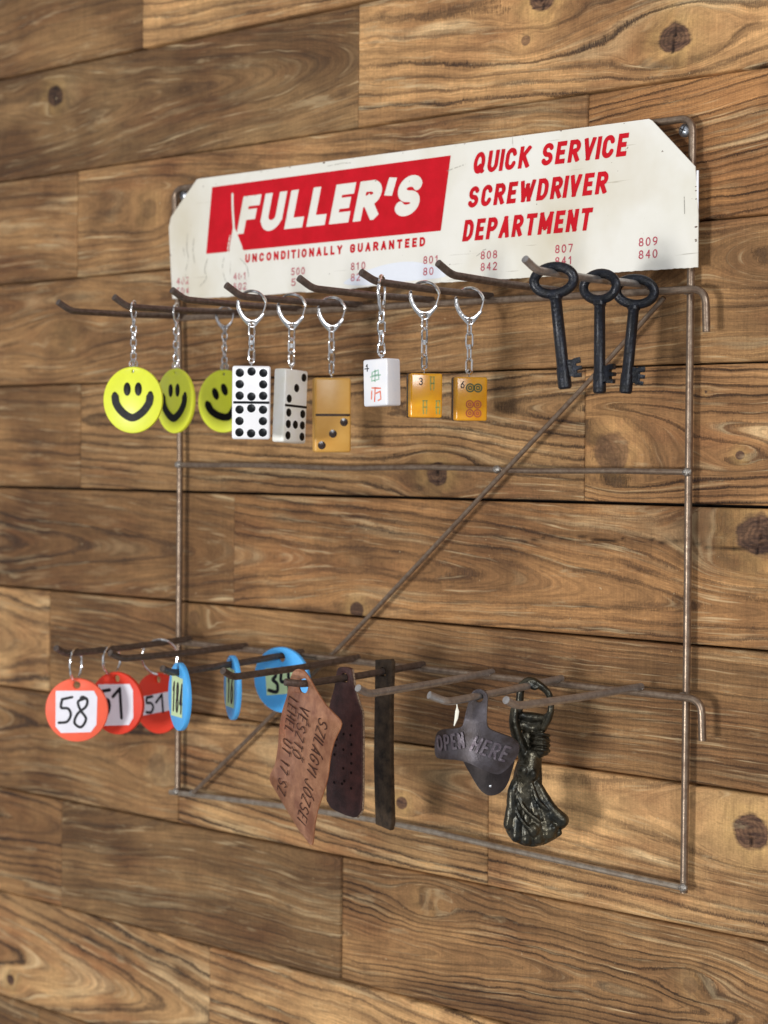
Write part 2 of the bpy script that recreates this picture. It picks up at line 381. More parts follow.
# ================================================================== THE PLANK WALL
WY = 8.0
def wood_material():
    m = bpy.data.materials.new('brushed_softwood'); m.use_nodes = True; t = m.node_tree; N = t.nodes; Lk = t.links
    b = N['Principled BSDF']
    def at(n):
        a = N.new('ShaderNodeAttribute'); a.attribute_name = n; return a
    def math_(op, a, c=None, v=None):
        n = N.new('ShaderNodeMath'); n.operation = op
        for i, s in enumerate((a, c)):
            if s is None: continue
            if isinstance(s, (int, float)): n.inputs[i].default_value = s
            else: Lk.new(s, n.inputs[i])
        return n.outputs[0]
    ring, krad, tone, seed, halo, hue, crack, latek, kstr = (at(k).outputs['Fac'] for k in ('ring', 'knot', 'tone', 'seed', 'halo', 'hue', 'crack', 'latek', 'kstr'))
    co = N.new('ShaderNodeTexCoord')
    off = N.new('ShaderNodeCombineXYZ'); Lk.new(seed, off.inputs[0]); Lk.new(math_('MULTIPLY', seed, 1.7), off.inputs[2])
    ad = N.new('ShaderNodeVectorMath'); ad.operation = 'ADD'; Lk.new(co.outputs['Object'], ad.inputs[0]); Lk.new(off.outputs[0], ad.inputs[1])
    def noise(sx, sz, detail=3, rough=.55, sy=None):
        mp = N.new('ShaderNodeMapping'); mp.inputs['Scale'].default_value = (sx, sy or sx, sz); Lk.new(ad.outputs[0], mp.inputs['Vector'])
        n = N.new('ShaderNodeTexNoise'); n.inputs['Scale'].default_value = 1; n.inputs['Detail'].default_value = detail; n.inputs['Roughness'].default_value = rough
        Lk.new(mp.outputs[0], n.inputs['Vector']); return n.outputs['Fac']
    def rng(v, a, b_, c, d, clamp=True):
        n = N.new('ShaderNodeMapRange'); n.clamp = clamp
        for i, q in enumerate((a, b_, c, d)): n.inputs[1 + i].default_value = q
        Lk.new(v, n.inputs[0]); return n.outputs[0]
    # coordinates that follow the growth rings, so that the fibres flow round the knots
    sepn = N.new('ShaderNodeSeparateXYZ'); Lk.new(co.outputs['Object'], sepn.inputs[0])
    fcv = N.new('ShaderNodeCombineXYZ'); Lk.new(sepn.outputs[0], fcv.inputs[0]); Lk.new(seed, fcv.inputs[1]); Lk.new(math_('MULTIPLY', ring, .005), fcv.inputs[2])
    def fnoise(sx, sz, detail=3, rough=.55):
        mp = N.new('ShaderNodeMapping'); mp.inputs['Scale'].default_value = (sx, 31, sz); Lk.new(fcv.outputs[0], mp.inputs['Vector'])
        n = N.new('ShaderNodeTexNoise'); n.inputs['Scale'].default_value = 1; n.inputs['Detail'].default_value = detail; n.inputs['Roughness'].default_value = rough
        Lk.new(mp.outputs[0], n.inputs['Vector']); return n.outputs['Fac']
    fine = noise(90, 420, 4, .6); mid = noise(14, 60, 3); fib = fnoise(30, 1400, 4, .7); fib2 = fnoise(7, 300, 3, .6); band = fnoise(2.5, 48, 2, .5)
    blot = noise(9, 16, 4, .6); blot2 = noise(22, 60, 4, .65); saw = noise(900, 34, 3, .6); saw2 = noise(260, 10, 2, .5); speck = noise(260, 300, 2, .5); grit = noise(500, 1100, 4, .7)
    rag = noise(1500, 170, 3, .65); rag2 = noise(340, 1200, 3, .6)
    krn = math_('ADD', krad, math_('ADD', rng(rag2, 0, 1, -.07, .07), rng(fine, 0, 1, -.12, .12)))
    knot = math_('MULTIPLY', rng(krn, .86, 1.06, 1, 0), kstr)
    krings = rng(math_('SINE', math_('MULTIPLY', krn, 26)), -1, 1, .72, 1.1, False)
    F = math_('ADD', ring, math_('ADD', math_('ADD', rng(fine, 0, 1, -.16, .16), rng(rag, .3, .7, -.10, .10, False)), rng(mid, 0, 1, -.45, .45)))
    fr = math_('FRACT', F); fl = math_('FLOOR', F)
    wn = N.new('ShaderNodeTexWhiteNoise'); wn.noise_dimensions = '2D'
    cv = N.new('ShaderNodeCombineXYZ'); Lk.new(fl, cv.inputs[0]); Lk.new(seed, cv.inputs[1]); Lk.new(cv.outputs[0], wn.inputs['Vector'])
    ramp = N.new('ShaderNodeValToRGB'); e = ramp.color_ramp.elements
    e[0].position = 0; e[0].color = (0.25, .25, .25, 1); e[1].position = 1; e[1].color = (.30, .30, .30, 1)
    for p_, v_ in ((.08, .0), (.45, .06), (.70, .26), (.85, .95), (.94, 1.0)):
        k = e.new(p_); k.color = (v_, v_, v_, 1)
    Lk.new(fr, ramp.inputs['Fac'])
    late = math_('MULTIPLY', ramp.outputs['Color'], rng(wn.outputs['Value'], 0, 1, .22, 1.15, False))
    late = math_('MINIMUM', math_('MULTIPLY', math_('MULTIPLY', late, rng(blot, .3, .7, .38, 1.1)), latek), 1)
    late = math_('MULTIPLY', late, rng(rag, .3, .7, .62, 1.2, False))
    L = math_('MULTIPLY', late, math_('SUBTRACT', 1, math_('MULTIPLY', knot, .85)))
    def rgb(c): 
        n = N.new('ShaderNodeRGB'); n.outputs[0].default_value = c; return n.outputs[0]
    def mix(f, a, c, bt='MIX'):
        n = N.new('ShaderNodeMix'); n.data_type = 'RGBA'; n.blend_type = bt
        if isinstance(f, (int, float)): n.inputs[0].default_value = f
        else: Lk.new(f, n.inputs[0])
        Lk.new(a, n.inputs[6]); Lk.new(c, n.inputs[7]); return n.outputs[2]
    early = mix(hue, rgb(lin(196, 156, 106)), rgb(lin(184, 131, 80)))
    early = mix(rng(blot, .40, .66, 0, .85), early, rgb(lin(120, 82, 50)))
    early = mix(rng(band, .42, .66, 0, .55), early, rgb(lin(104, 72, 44)))
    early = mix(rng(noise(7, 30, 4, .6), .52, .72, 0, .5), early, rgb(lin(146, 94, 58)))
    early = mix(rng(fnoise(9, 160, 3, .6), .56, .72, 0, .6), early, rgb(lin(214, 184, 138)))
    lateC = mix(hue, rgb(lin(50, 32, 20)), rgb(lin(56, 31, 17)))
    base = mix(L, early, lateC)
    base = mix(math_('MULTIPLY', halo, .75), base, rgb(lin(198, 160, 100)))
    kc = mix(rng(fine, .35, .65, 0, 1), rgb(lin(70, 48, 38)), rgb(lin(120, 88, 64)))
    kv = N.new('ShaderNodeCombineXYZ')
    for i in range(3): Lk.new(krings, kv.inputs[i])
    kc = mix(1.0, kc, kv.outputs[0], 'MULTIPLY')
    base = mix(knot, base, kc)
    base = mix(crack, base, rgb(lin(34, 20, 14)))
    val = math_('MULTIPLY', rng(fib, .25, .75, .58, 1.42, False), rng(fib2, .25, .75, .78, 1.22, False))
    val = math_('MULTIPLY', val, rng(saw, .3, .7, .90, 1.10, False)); val = math_('MULTIPLY', val, rng(rag, .3, .7, .92, 1.08, False))
    val = math_('MULTIPLY', val, rng(grit, .3, .7, .82, 1.18, False))
    val = math_('MULTIPLY', val, rng(blot2, .3, .7, .88, 1.12, False))
    val = math_('MULTIPLY', math_('MULTIPLY', val, tone), 1.0)
    vv = N.new('ShaderNodeCombineXYZ')
    for i in range(3): Lk.new(val, vv.inputs[i])
    base = mix(1.0, base, vv.outputs[0], 'MULTIPLY')
    base = mix(rng(fnoise(14, 520, 3, .65), .60, .74, 0, .6), base, rgb(lin(220, 194, 150)))
    base = mix(rng(fnoise(11, 420, 4, .7), .60, .74, 0, .75), base, rgb(lin(48, 30, 19)))
    base = mix(rng(noise(30, 90, 5, .7), .60, .70, 0, .45), base, rgb(lin(74, 52, 36)))
    base = mix(rng(noise(16, 70, 5, .7), .61, .70, 0, .4), base, rgb(lin(196, 172, 132)))
    base = mix(rng(speck, .745, .78, 0, .6), base, rgb(lin(205, 180, 140)))
    Lk.new(base, b.inputs['Base Color'])
    Lk.new(rng(L, 0, 1, .74, .52), b.inputs['Roughness']); b.inputs['Specular IOR Level'].default_value = .32
    hgt = math_('ADD', math_('MULTIPLY', L, .75), math_('ADD', math_('MULTIPLY', fib, .42), math_('ADD', math_('MULTIPLY', saw, .16), math_('MULTIPLY', grit, .14))))
    hgt = math_('SUBTRACT', hgt, math_('MULTIPLY', crack, 2.0))
    bp = N.new('ShaderNodeBump'); bp.inputs['Strength'].default_value = 1; bp.inputs['Distance'].default_value = .0009
    Lk.new(hgt, bp.inputs['Height']); Lk.new(bp.outputs[0], b.inputs['Normal'])
    return m

# rows: (z_bottom, z_top, [joints]); per plank: tone, hue, spacing, pith height above plank middle, pith depth, taper, warp
P0 = dict(lk=1, tone=1, hue=.4, sp=5.5, zc=10, h=14, tp=.05, warp=7, kn=())
def PL(**k): d = dict(P0); d.update(k); return d
rows = [
 (660.5, 747, [-300, 220, 700], [PL(), PL(tone=.8), PL(), PL(tone=.9)]),
 (574.5, 660.5, [-56, 600], [PL(tone=.66, sp=7, zc=30, lk=.6), PL(tone=1.06, hue=.3, sp=9, zc=40, h=20, tp=-.05, warp=9, lk=1.0), PL()]),
 (487.5, 574.5, [175.5, 760], [PL(tone=.6, hue=.15, sp=8, zc=4, h=9, tp=.06, warp=11, lk=.6, kn=((-166, 552, 9, 1),)),
                         PL(tone=1.12, hue=.4, sp=8.5, zc=52, h=22, tp=-.03, warp=11, lk=1.4, kn=((438.7, 513, 10, 1.1), (324, 528, 3.5, .8), (337, 553, 9, 1.2))), PL(tone=.9)]),
 (400.8, 487.5, [-135, 373.5, 820], [PL(tone=.82, sp=8, zc=-60, h=22, lk=.5), PL(tone=.86, hue=.4, sp=7.5, lk=.7, zc=12, h=10, tp=.06, warp=10, kn=((-46, 449, 8, .35),)),
                                PL(tone=1.0, hue=.95, sp=4.2, zc=-60, h=18, tp=-.12, warp=9, lk=1.1), PL()]),
 (314.8, 400.8, [-420, 640], [PL(), PL(tone=.74, hue=.5, sp=5.2, zc=20, h=10, tp=.05, warp=10, lk=.65, kn=((-150, 352, 8, .2),)), PL(tone=.9)]),
 (229.2, 314.8, [-131, 372.6, 900], [PL(tone=.64, hue=.55, sp=8, zc=-90, h=25, tp=.02, warp=8, lk=.7),
                                PL(tone=.88, hue=.3, sp=6.5, zc=14, h=6, tp=-.05, warp=4, lk=1.2, kn=((250.5, 246.3, 8, 1.1),)),
                                PL(tone=1.1, hue=.55, sp=4.8, zc=0, h=9, tp=-.06, warp=8, lk=1.3, kn=((394.2, 262, 12.5, .65), (486.5, 260.3, 3, 1.2), (462.5, 298, 1.3, 1.2))), PL()]),
 (145.0, 229.2, [51.8, 700], [PL(tone=.66, hue=.6, sp=8, zc=0, h=10, tp=.08, warp=12, lk=.8), PL(tone=.82, hue=.75, sp=6, zc=-6, h=8, tp=.05, warp=7, lk=.9, kn=((500, 213.3, 13, 1.0), (178.6, 150.5, 6, 1.3))), PL()]),
 (60.6, 145.0, [-169.3, 560], [PL(tone=1.12, hue=.1, sp=10, zc=0, h=14, tp=.1, lk=1.1), PL(tone=.72, hue=.55, sp=4, zc=-75, h=18, tp=.03, warp=6, lk=.7, kn=((8, 134, 6, .5),)), PL(tone=.8)]),
 (-25.6, 60.6, [-8.6, 297.4, 780], [PL(tone=.78, hue=.4, sp=6, zc=16, h=9, tp=.06, warp=9, kn=((-32.3, 17, 9, .4),)), PL(tone=1.06, hue=.1, sp=6, zc=22, h=9, tp=-.05, warp=5, lk=1.2, kn=((221.4, 20, 4.5, 1.1),)),
                               PL(tone=1.15, hue=.1, sp=7, zc=26, h=12, tp=-.01, warp=6, lk=1.2, kn=((496.5, 38.5, 11, 1.15),)), PL()]),
 (-113.6, -25.6, [-150.4, 164.6, 740], [PL(tone=.82, hue=.5, sp=6, zc=20, h=12), PL(tone=.58, hue=.3, sp=4.6, zc=40, h=14, tp=.05, warp=10, lk=.6),
                                   PL(tone=.78, hue=.5, sp=3.8, zc=-4, h=7, tp=.045, warp=12, kn=((243, -44, 6, .3), (455, -60.3, 5, .35))), PL()]),
 (-202, -113.6, [28.8, 520], [PL(tone=1.2, hue=.1, sp=9.5, zc=-8, h=7, tp=.14, warp=9, lk=1.2, kn=((-219, -186, 5, 1.2),)), PL(tone=1.2, hue=.15, sp=8, zc=-40, h=14, tp=.08, warp=8, lk=1.3), PL()]),
 (-288, -202, [-180, 330, 800], [PL(tone=.62), PL(tone=.7, hue=.5), PL(), PL()]),
]
zz = -288; k_ = 0
while zz > -800:
    rows.append((zz - 86.5, zz, [-250 + 170 * (k_ % 3), 260 + 150 * (k_ % 2)], [PL(tone=random.uniform(.7, 1)) for _ in range(3)])); zz -= 86.5; k_ += 1
zz = 747
while zz < 1250:
    rows.append((zz, zz + 86.5, [-350 + 170 * (k_ % 3), 160 + 150 * (k_ % 2)], [PL(tone=random.uniform(.7, 1)) for _ in range(3)])); zz += 86.5; k_ += 1

def build_wall():
    XL, XR = -1150, 1350; V = []; Fc = []; at = {k: [] for k in ('ring', 'knot', 'tone', 'seed', 'halo', 'hue', 'crack', 'latek', 'kstr')}; base = 0; sd = 10
    def axis(a, b, lo, hi):
        out = [a]; x = a
        while True:
            st = 1.6 if lo - 10 < x < hi else 9.0
            if x < lo - 10 and x + st > lo - 10: st = lo - 9.9 - x
            x += max(st, .8)
            if x > b - .8: break
            out.append(x)
        return out + [b]
    for zb, zt, joints, pls in rows:
        edges = [XL] + sorted(joints) + [XR]
        for i in range(len(edges) - 1):
            p = pls[i] if i < len(pls) else PL(tone=.85); sd += 1
            x0, x1 = edges[i] + .25, edges[i + 1] - .25; gp = np.random.RandomState(int(zb) + 900).uniform(.45, 1.5); z0, z1 = zb + gp, zt - .5
            rs = np.random.RandomState(sd); dep = WY + rs.uniform(-1.4, .8)
            xs = np.array([x0, x0] + axis(x0 + .9, x1 - .9, -260, 530) + [x1, x1]); zs = np.array([z0, z0] + axis(z0 + .9, z1 - .9, -240, 655) + [z1, z1])
            dx = np.zeros(len(xs)); dz = np.zeros(len(zs)); dx[[0, -1]] = 12; dx[[1, -2]] = .8; dz[[0, -1]] = 12; dz[[1, -2]] = .8
            X, Z = np.meshgrid(xs, zs, indexing='ij'); zm = (z0 + z1) / 2
            Y = dep + np.maximum(dx[:, None], dz[None, :]) + .25 * vnoise(X / 40, Z / 18, sd + 900)
            wig = .35 * vnoise(X / 60, Z * 0 + sd, 77); Zg = Z + wig * 0
            ze = Z - zm; K = np.full_like(X, 3.0); KS = np.zeros_like(X); H = np.zeros_like(X); KR = np.zeros_like(X); C = np.zeros_like(X)
            ze = ze + p['warp'] * (.42 * vnoise(X / 170, Z / 90 + 3, sd) + .13 * vnoise(X / 45, Z / 26, sd + 1) + .06 * vnoise(X / 13, Z / 9, sd + 2))
            hh = p['h'] + p['warp'] * (1.0 * vnoise(X / 210, Z / 130 + 9, sd + 3) + .38 * vnoise(X / 46, Z / 60, sd + 4))
            for kx, kz, kr, ks in p['kn']:
                ddx = X - kx; ddz = Z - kz; rho2 = (ddx / 2.3) ** 2 + ddz ** 2; a2 = (kr * 1.9) ** 2
                ze = ze + (kz - zm - (Z - zm)) * 0 - ddz * np.minimum(1, a2 / (rho2 + .15 * a2)) * .92
                rr = np.sqrt((ddx / 1.15) ** 2 + ddz ** 2) * (1 + .13 * vnoise(X / 6, Z / 6, sd + 5))
                KS = np.where(rr / kr < K, min(ks, 1), KS); K = np.minimum(K, rr / kr)
                H = np.maximum(H, np.exp(-((rr / (kr * 1.9)) ** 3)) * (.8 if ks > .9 else .3) * np.clip(.8 + .5 * vnoise(X / 5, Z / 4, sd + 6), 0, 1))
                if ks > .95:
                    cw = .55 + .25 * vnoise(Z / 3, X * 0, sd + 8)
                    C = np.maximum(C, np.clip(1.2 - np.abs(ddx + 1.2 * vnoise(Z / 4, X * 0 + 2, sd + 9)) / cw, 0, 1) * (np.abs(ddz) < kr * .85) * (kr > 7))
            r = np.sqrt((ze - p['zc']) ** 2 + hh ** 2 + 9) / p['sp'] + p['tp'] * X / p['sp'] + 60
            # the long dark check running into the big knot at the right
            if zb == 145.0 and i == 1:
                zc_ = 205 + 5 * vnoise(X / 60, X * 0, 5) + (X - 350) * .01
                st = np.exp(-((Z - zc_) / 9) ** 2) * np.clip((X - 130) / 120, 0, 1)
                C = np.maximum(C, st * .42 * (.6 + .4 * vnoise(X / 30, Z / 3, 4)))
                C = np.maximum(C, np.clip(1 - np.abs(Z - zc_ - 1.5 * vnoise(X / 12, X * 0, 8)) / 1.1, 0, 1) * np.clip((X - 300) / 40, 0, .9))
            n, m_ = X.shape; V.append(np.stack([X, Y, Z], -1).reshape(-1, 3) * S)
            I = (np.arange(n - 1)[:, None] * m_ + np.arange(m_ - 1)[None, :]).ravel() + base
            Fc.append(np.stack([I, I + m_, I + m_ + 1, I + 1], -1)); base += n * m_
            one = np.ones(n * m_)
            for k, q in (('ring', r), ('knot', K), ('kstr', KS), ('halo', H), ('crack', C)): at[k].append(q.ravel())
            at['tone'].append(one * p['tone']); at['hue'].append(one * p['hue']); at['latek'].append(one * p['lk']); at['seed'].append(one * (sd * .731 % 7))
    V = np.concatenate(V); Fc = np.concatenate(Fc)
    me = bpy.data.meshes.new('plank_wall'); me.vertices.add(len(V)); me.vertices.foreach_set('co', V.astype(np.float32).ravel())
    me.loops.add(len(Fc) * 4); me.loops.foreach_set('vertex_index', Fc.astype(np.int32).ravel())
    me.polygons.add(len(Fc)); me.polygons.foreach_set('loop_start', np.arange(len(Fc), dtype=np.int32) * 4)
    me.polygons.foreach_set('use_smooth', np.ones(len(Fc), bool)); me.update(calc_edges=True)
    for k, q in at.items():
        a = me.attributes.new(k, 'FLOAT', 'POINT'); a.data.foreach_set('value', np.concatenate(q).astype(np.float32))
    o = link('plank_wall', me, wood_material())
    return tag(o, 'wall of rough brown softwood planks laid in staggered rows, with knots and dark grain', 'wall')
build_wall()
bk = MB(); bk.add([(-1150, 22, -810), (1350, 22, -810), (1350, 22, 1260), (-1150, 22, 1260), (-1150, 60, -810), (1350, 60, -810), (1350, 60, 1260), (-1150, 60, 1260)],
                  [(0, 1, 2, 3), (7, 6, 5, 4), (0, 4, 5, 1), (1, 5, 6, 2), (2, 6, 7, 3), (3, 7, 4, 0)])
tag(bk.build('wall_backing', mat('dark_backing', lin(28, 20, 15), .9), None, False), kind='structure')

# ================================================================== THE WIRE RACK
HT = [((9.8, 361.8), (20.8, 358.7), (20.1, 364.4)), ((72.1, 361.8), (82.1, 358.8), (81.0, 364.8)), ((131.9, 361.8), (140.7, 360.8), (140.2, 366.4)),
      ((190.3, 361.8), (194.5, 360.1), (192.2, 366.8)), ((256.0, 361.8), (259.3, 361.7), (257.9, 367.5)), ((306.6, 361.8), (311.8, 363.1), (310.2, 368.0)),
      ((366.4, 361.8), (372.2, 363.4), (370.8, 369.6)), ((431.8, 361.8), (434.3, 362.3), (434.3, 367.8))]
HB = [((18.1, 118.6), (17.6, 116.3), (20.3, 121.5)), ((79.0, 117.9), (78.8, 117.6), (79.2, 122.4)), ((136.6, 117.7), (131.4, 112.1), (133.3, 116.2)),
      ((191.1, 117.6), (189.6, 114.3), (191.9, 119.5)), ((250.7, 117.8), (253.2, 115.3), (248.4, 117.0)), ((310.1, 117.4), (309.3, 114.1), (310.4, 118.7)),
      ((365.9, 118.0), (371.1, 114.9), (366.7, 119.6)), ((426.5, 118.0), (422.8, 117.5), (423.6, 121.9))]
rack = thing('wire_display_rack', (228, 0, -2), 0, 'rusty square wire rack with two rows of long forward hooks, screwed to the plank wall', 'display rack')
rack_off = Matrix.Translation((-228, 0, 2))
def rpart(name, mb, m): mb.xf(rack_off); return mb.build(name, m, rack)
def wob(a, b, n=24, amp=.5, seed=0):
    rs = np.random.RandomState(seed); ph = rs.rand(3) * 6
    return [tuple(a[c] + (b[c] - a[c]) * i / n + (amp * math.sin(i * .55 + ph[c]) * math.sin(math.pi * i / n) if c != 1 else 0) for c in range(3)) for i in range(n + 1)]
mb = MB(); mb.add(*tube(bend([(0, 0, 1), (0, 0, 250), (-2, 0, 340), (-8.5, 0, 460.5), (230, 0, 461.5), (456.5, 0, 462), (456, 0, 300), (456, 0, 150), (455.5, 0, -3)], 9, 7), 2.35, 12)); rpart('outer_frame', mb, MT['wire'])
mb = MB(); mb.add(*tube(smooth_loop([(-8, -.5, -.2), (9, -.5, .8), (131, -.5, 5.6), (227, -.5, 6.8), (314, -.5, 4.2), (394, -.5, 1.6), (457, -.5, 0)], 8, False), 2.1, 10)); rpart('cross_wire', mb, MT['wire_sheen'])
mb = MB(); mb.add(*tube(wob((0, -1, 250.5), (456, -1, 249.8), 30, .8, 6), 1.9, 10)); rpart('cross_wire', mb, MT['wire'])
mb = MB(); mb.add(*tube(smooth_loop([(21, -3.5, 3.2), (93, -3.5, 60.3), (164.7, -3.5, 118.2), (246, -3.5, 187), (326.4, -3.5, 256.2), (385.2, -3.5, 306.4), (440, -3.8, 355)], 7, False), 1.6, 10)); rpart('diagonal_brace', mb, MT['wire'])
for z, z2, zl in ((358.4, 332.8, 361.2), (115.3, 91.0, 116.5)):
    mb = MB(); mb.add(*tube(bend([(4, -7, zl), (230, -7, (z + zl) / 2), (471, -7, z), (472, -7, z2)], 9, 6), 2.35, 12)); rpart('hook_rail', mb, MT['wire'])
for bare, row in ((7, HT), (5, HB)):
    for hi, ((rx, rz), (bx, bz), (tx, tz)) in enumerate(row):
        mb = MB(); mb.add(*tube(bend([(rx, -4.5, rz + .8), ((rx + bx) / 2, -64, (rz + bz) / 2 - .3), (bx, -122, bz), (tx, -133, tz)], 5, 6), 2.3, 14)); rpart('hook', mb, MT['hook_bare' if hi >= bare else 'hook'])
mb = MB()
def blob(mb, c, r, sq=(1, 1, 1)):
    bm = bmesh.new(); bmesh.ops.create_icosphere(bm, subdivisions=2, radius=r)
    mb.add([(v.co.x * sq[0] + c[0] + random.uniform(-.15, .15), v.co.y * sq[1] + c[1], v.co.z * sq[2] + c[2] + random.uniform(-.15, .15)) for v in bm.verts], [tuple(v.index for v in f.verts) for f in bm.faces]); bm.free()
for c in ((0, -2, 1.5), (456, -2, 0.5), (0, -2, 250.5), (456, -2, 249.8), (456, -4.5, 115.3), (456, -4.5, 358.5), (0, -4, 116.5), (0, -4, 361), (311, -2.6, 250), (20, -2.5, 3)):
    mb = MB(); blob(mb, c, 3.1, (1.1, .8, .9)); rpart('weld_spot', mb, MT['weld'])
for row in (HT, HB):
    for (rx, rz), _, _ in row: mb = MB(); blob(mb, (rx, -5.6, rz - 1), 2.4, (1.2, .8, .9)); rpart('weld_spot', mb, MT['weld'])

# screws
def screw(x, z, label, ang):
    t = thing('screw', (x, 2.5, z), 0, label, 'screw', 'screws holding the rack')
    mb = MB(); n = 20; prof = [(4.4, 1.0), (4.3, .2), (3.4, -.9), (1.8, -1.7), (0.01, -1.9)]
    vs = [(r * math.cos(2 * math.pi * i / n), y, r * math.sin(2 * math.pi * i / n)) for r, y in prof for i in range(n)]
    mb.add(vs, [(k * n + i, k * n + (i + 1) % n, (k + 1) * n + (i + 1) % n, (k + 1) * n + i) for k in range(4) for i in range(n)])
    mb.add(*tube([(0, 1, 0), (0, 9, 0)], 1.8, 10)); mb.build('head', MT['screw'], t)
    mb = MB()
    for a in (ang, ang + 90):
        c, s_ = math.cos(math.radians(a)), math.sin(math.radians(a))
        mb.add([(2.3 * c - .38 * s_, -1.75, 2.3 * s_ + .38 * c), (2.3 * c + .38 * s_, -1.75, 2.3 * s_ - .38 * c), (0 + .38 * s_, -2.0, -.38 * c), (-.38 * s_, -2.0, .38 * c)], [(0, 1, 2, 3)])
        mb.add([(-2.3 * c - .38 * s_, -1.75, -2.3 * s_ + .38 * c), (-2.3 * c + .38 * s_, -1.75, -2.3 * s_ - .38 * c), (.38 * s_, -2.0, -.38 * c), (-.38 * s_, -2.0, .38 * c)], [(3, 2, 1, 0)])
    mb.build('cross_slot', MT['slot'], t)
screw(449.0, 455.6, 'silver cross-head screw in the upper right corner of the wire rack', 62)
screw(-1.5, 455.5, 'silver screw at the upper left corner of the wire rack beside the sign', 20)

# ================================================================== THE SIGN
def enamel():
    m = mat('sign_enamel', lin(238, 235, 226), .33, 0, .5, col2=lin(232, 229, 217), vscale=14, bump=.15, bscale=120, coat=.25)
    t = m.node_tree; b = t.nodes['Principled BSDF']; src = b.inputs['Base Color'].links[0].from_socket
    tcn = t.nodes.new('ShaderNodeTexCoord')
    def layer(src, mapscale, detail, lo, hi, col, amt, rot=0):
        mp = t.nodes.new('ShaderNodeMapping'); mp.inputs['Scale'].default_value = mapscale; mp.inputs['Rotation'].default_value = (0, rot, 0)
        n = t.nodes.new('ShaderNodeTexNoise'); n.inputs['Scale'].default_value = 1; n.inputs['Detail'].default_value = detail
        t.links.new(tcn.outputs['Object'], mp.inputs[0]); t.links.new(mp.outputs[0], n.inputs['Vector'])
        r = t.nodes.new('ShaderNodeMapRange'); r.inputs[1].default_value = lo; r.inputs[2].default_value = hi; r.inputs[3].default_value = 0; r.inputs[4].default_value = amt
        t.links.new(n.outputs['Fac'], r.inputs[0]); x = t.nodes.new('ShaderNodeMix'); x.data_type = 'RGBA'
        t.links.new(r.outputs[0], x.inputs[0]); t.links.new(src, x.inputs[6]); x.inputs[7].default_value = col; return x.outputs[2]
    src = layer(src, (16, 16, 520), 5, .685, .72, lin(150, 140, 124), .55, .9)
    src = layer(src, (300, 40, 24), 6, .72, .75, lin(140, 128, 110), .5, -.5)      # scratches
    src = layer(src, (260, 260, 260), 2, .76, .78, lin(92, 74, 58), .8)          # specks
    src = layer(src, (12, 12, 9), 5, .5, .8, lin(200, 186, 152), .75)              # staining
    t.links.new(src, b.inputs['Base Color']); return m
sign = thing('metal_sign', (228, -5, 372), 0, 'white metal header sign with red FULLER\'S panel fixed across the top of the rack', 'sign')
ox, oz, SY = 228, 372, -1.5
outline = [(-3, 376.3), (25, 375.2), (60, 374.6), (80, 374.9), (95, 373.9), (133, 374.4), (140, 373.6), (188, 373.9), (205, 374.5), (243, 373.2), (262, 373.6), (300, 372.9), (360, 372.3), (420, 371.9), (464.6, 371.5),
           (464.6, 400), (463.4, 430.4), (430.2, 463.4), (300, 463.9), (150, 464.4), (24, 464.6), (8, 450.5), (-7.2, 436.4), (-5, 400)]
def warp_y(x, z): return .8 * math.sin(x / 57) * (1 - (z - 372) / 92 * .6)
def smap(x, z, h=0): return (x - ox, SY - .22 + warp_y(x, z), z - oz)
# body as a gently wavy grid plate
def sign_body():
    o_ = outline; n = len(o_)
    m_ = 200; X0, X1 = -7.3, 464.7; mb = MB(); xs = np.linspace(X0, X1, m_)
    def zr(x):
        zs = []
        for i in range(n):
            a, b = o_[i], o_[(i + 1) % n]
            if (a[0] - x) * (b[0] - x) <= 0 and a[0] != b[0]: zs.append(a[1] + (b[1] - a[1]) * (x - a[0]) / (b[0] - a[0]))
        return (min(zs), max(zs)) if zs else (430, 431)
    K = 8; rs = np.random.RandomState(3); vs = []
    for q, x in enumerate(xs):
        lo, hi = zr(min(max(x, X0 + .05), 464.5)); lo += rs.uniform(-.15, .25)
        for k in range(K + 1):
            z = lo + (hi - lo) * k / K; vs.append((x - ox, SY + warp_y(x, z), z - oz))
        for k in range(K + 1):
            z = lo + (hi - lo) * k / K; vs.append((x - ox, SY + .8 + warp_y(x, z), z - oz))
    W = 2 * (K + 1); fs = []; mi = []
    for q in range(m_ - 1):
        a = q * W; b = a + W
        for k in range(K):
            fs.append((a + k, b + k, b + k + 1, a + k + 1)); fs.append((a + K + 1 + k, a + K + 2 + k, b + K + 2 + k, b + K + 1 + k))
        fs.append((a, a + K + 1, b + K + 1, b)); fs.append((a + K, b + K, b + 2 * K + 1, a + 2 * K + 1))
    for a, s_ in ((0, 1), ((m_ - 1) * W, -1)):
        for k in range(K): f = (a + k, a + k + 1, a + K + 2 + k, a + K + 1 + k); fs.append(f if s_ > 0 else f[::-1])
    mb.add(vs, fs); return mb
sign_body().build('sign_plate', enamel(), sign, True, 40)
# folded lip down the right edge
mb = MB(); mb.add(*tube([(463.7 - ox, SY + .75 + warp_y(464, z), z - oz) for z in (372, 385, 400, 415, 429)], .75, 8)); mb.build('folded_edge', MT['white_dom'], sign)

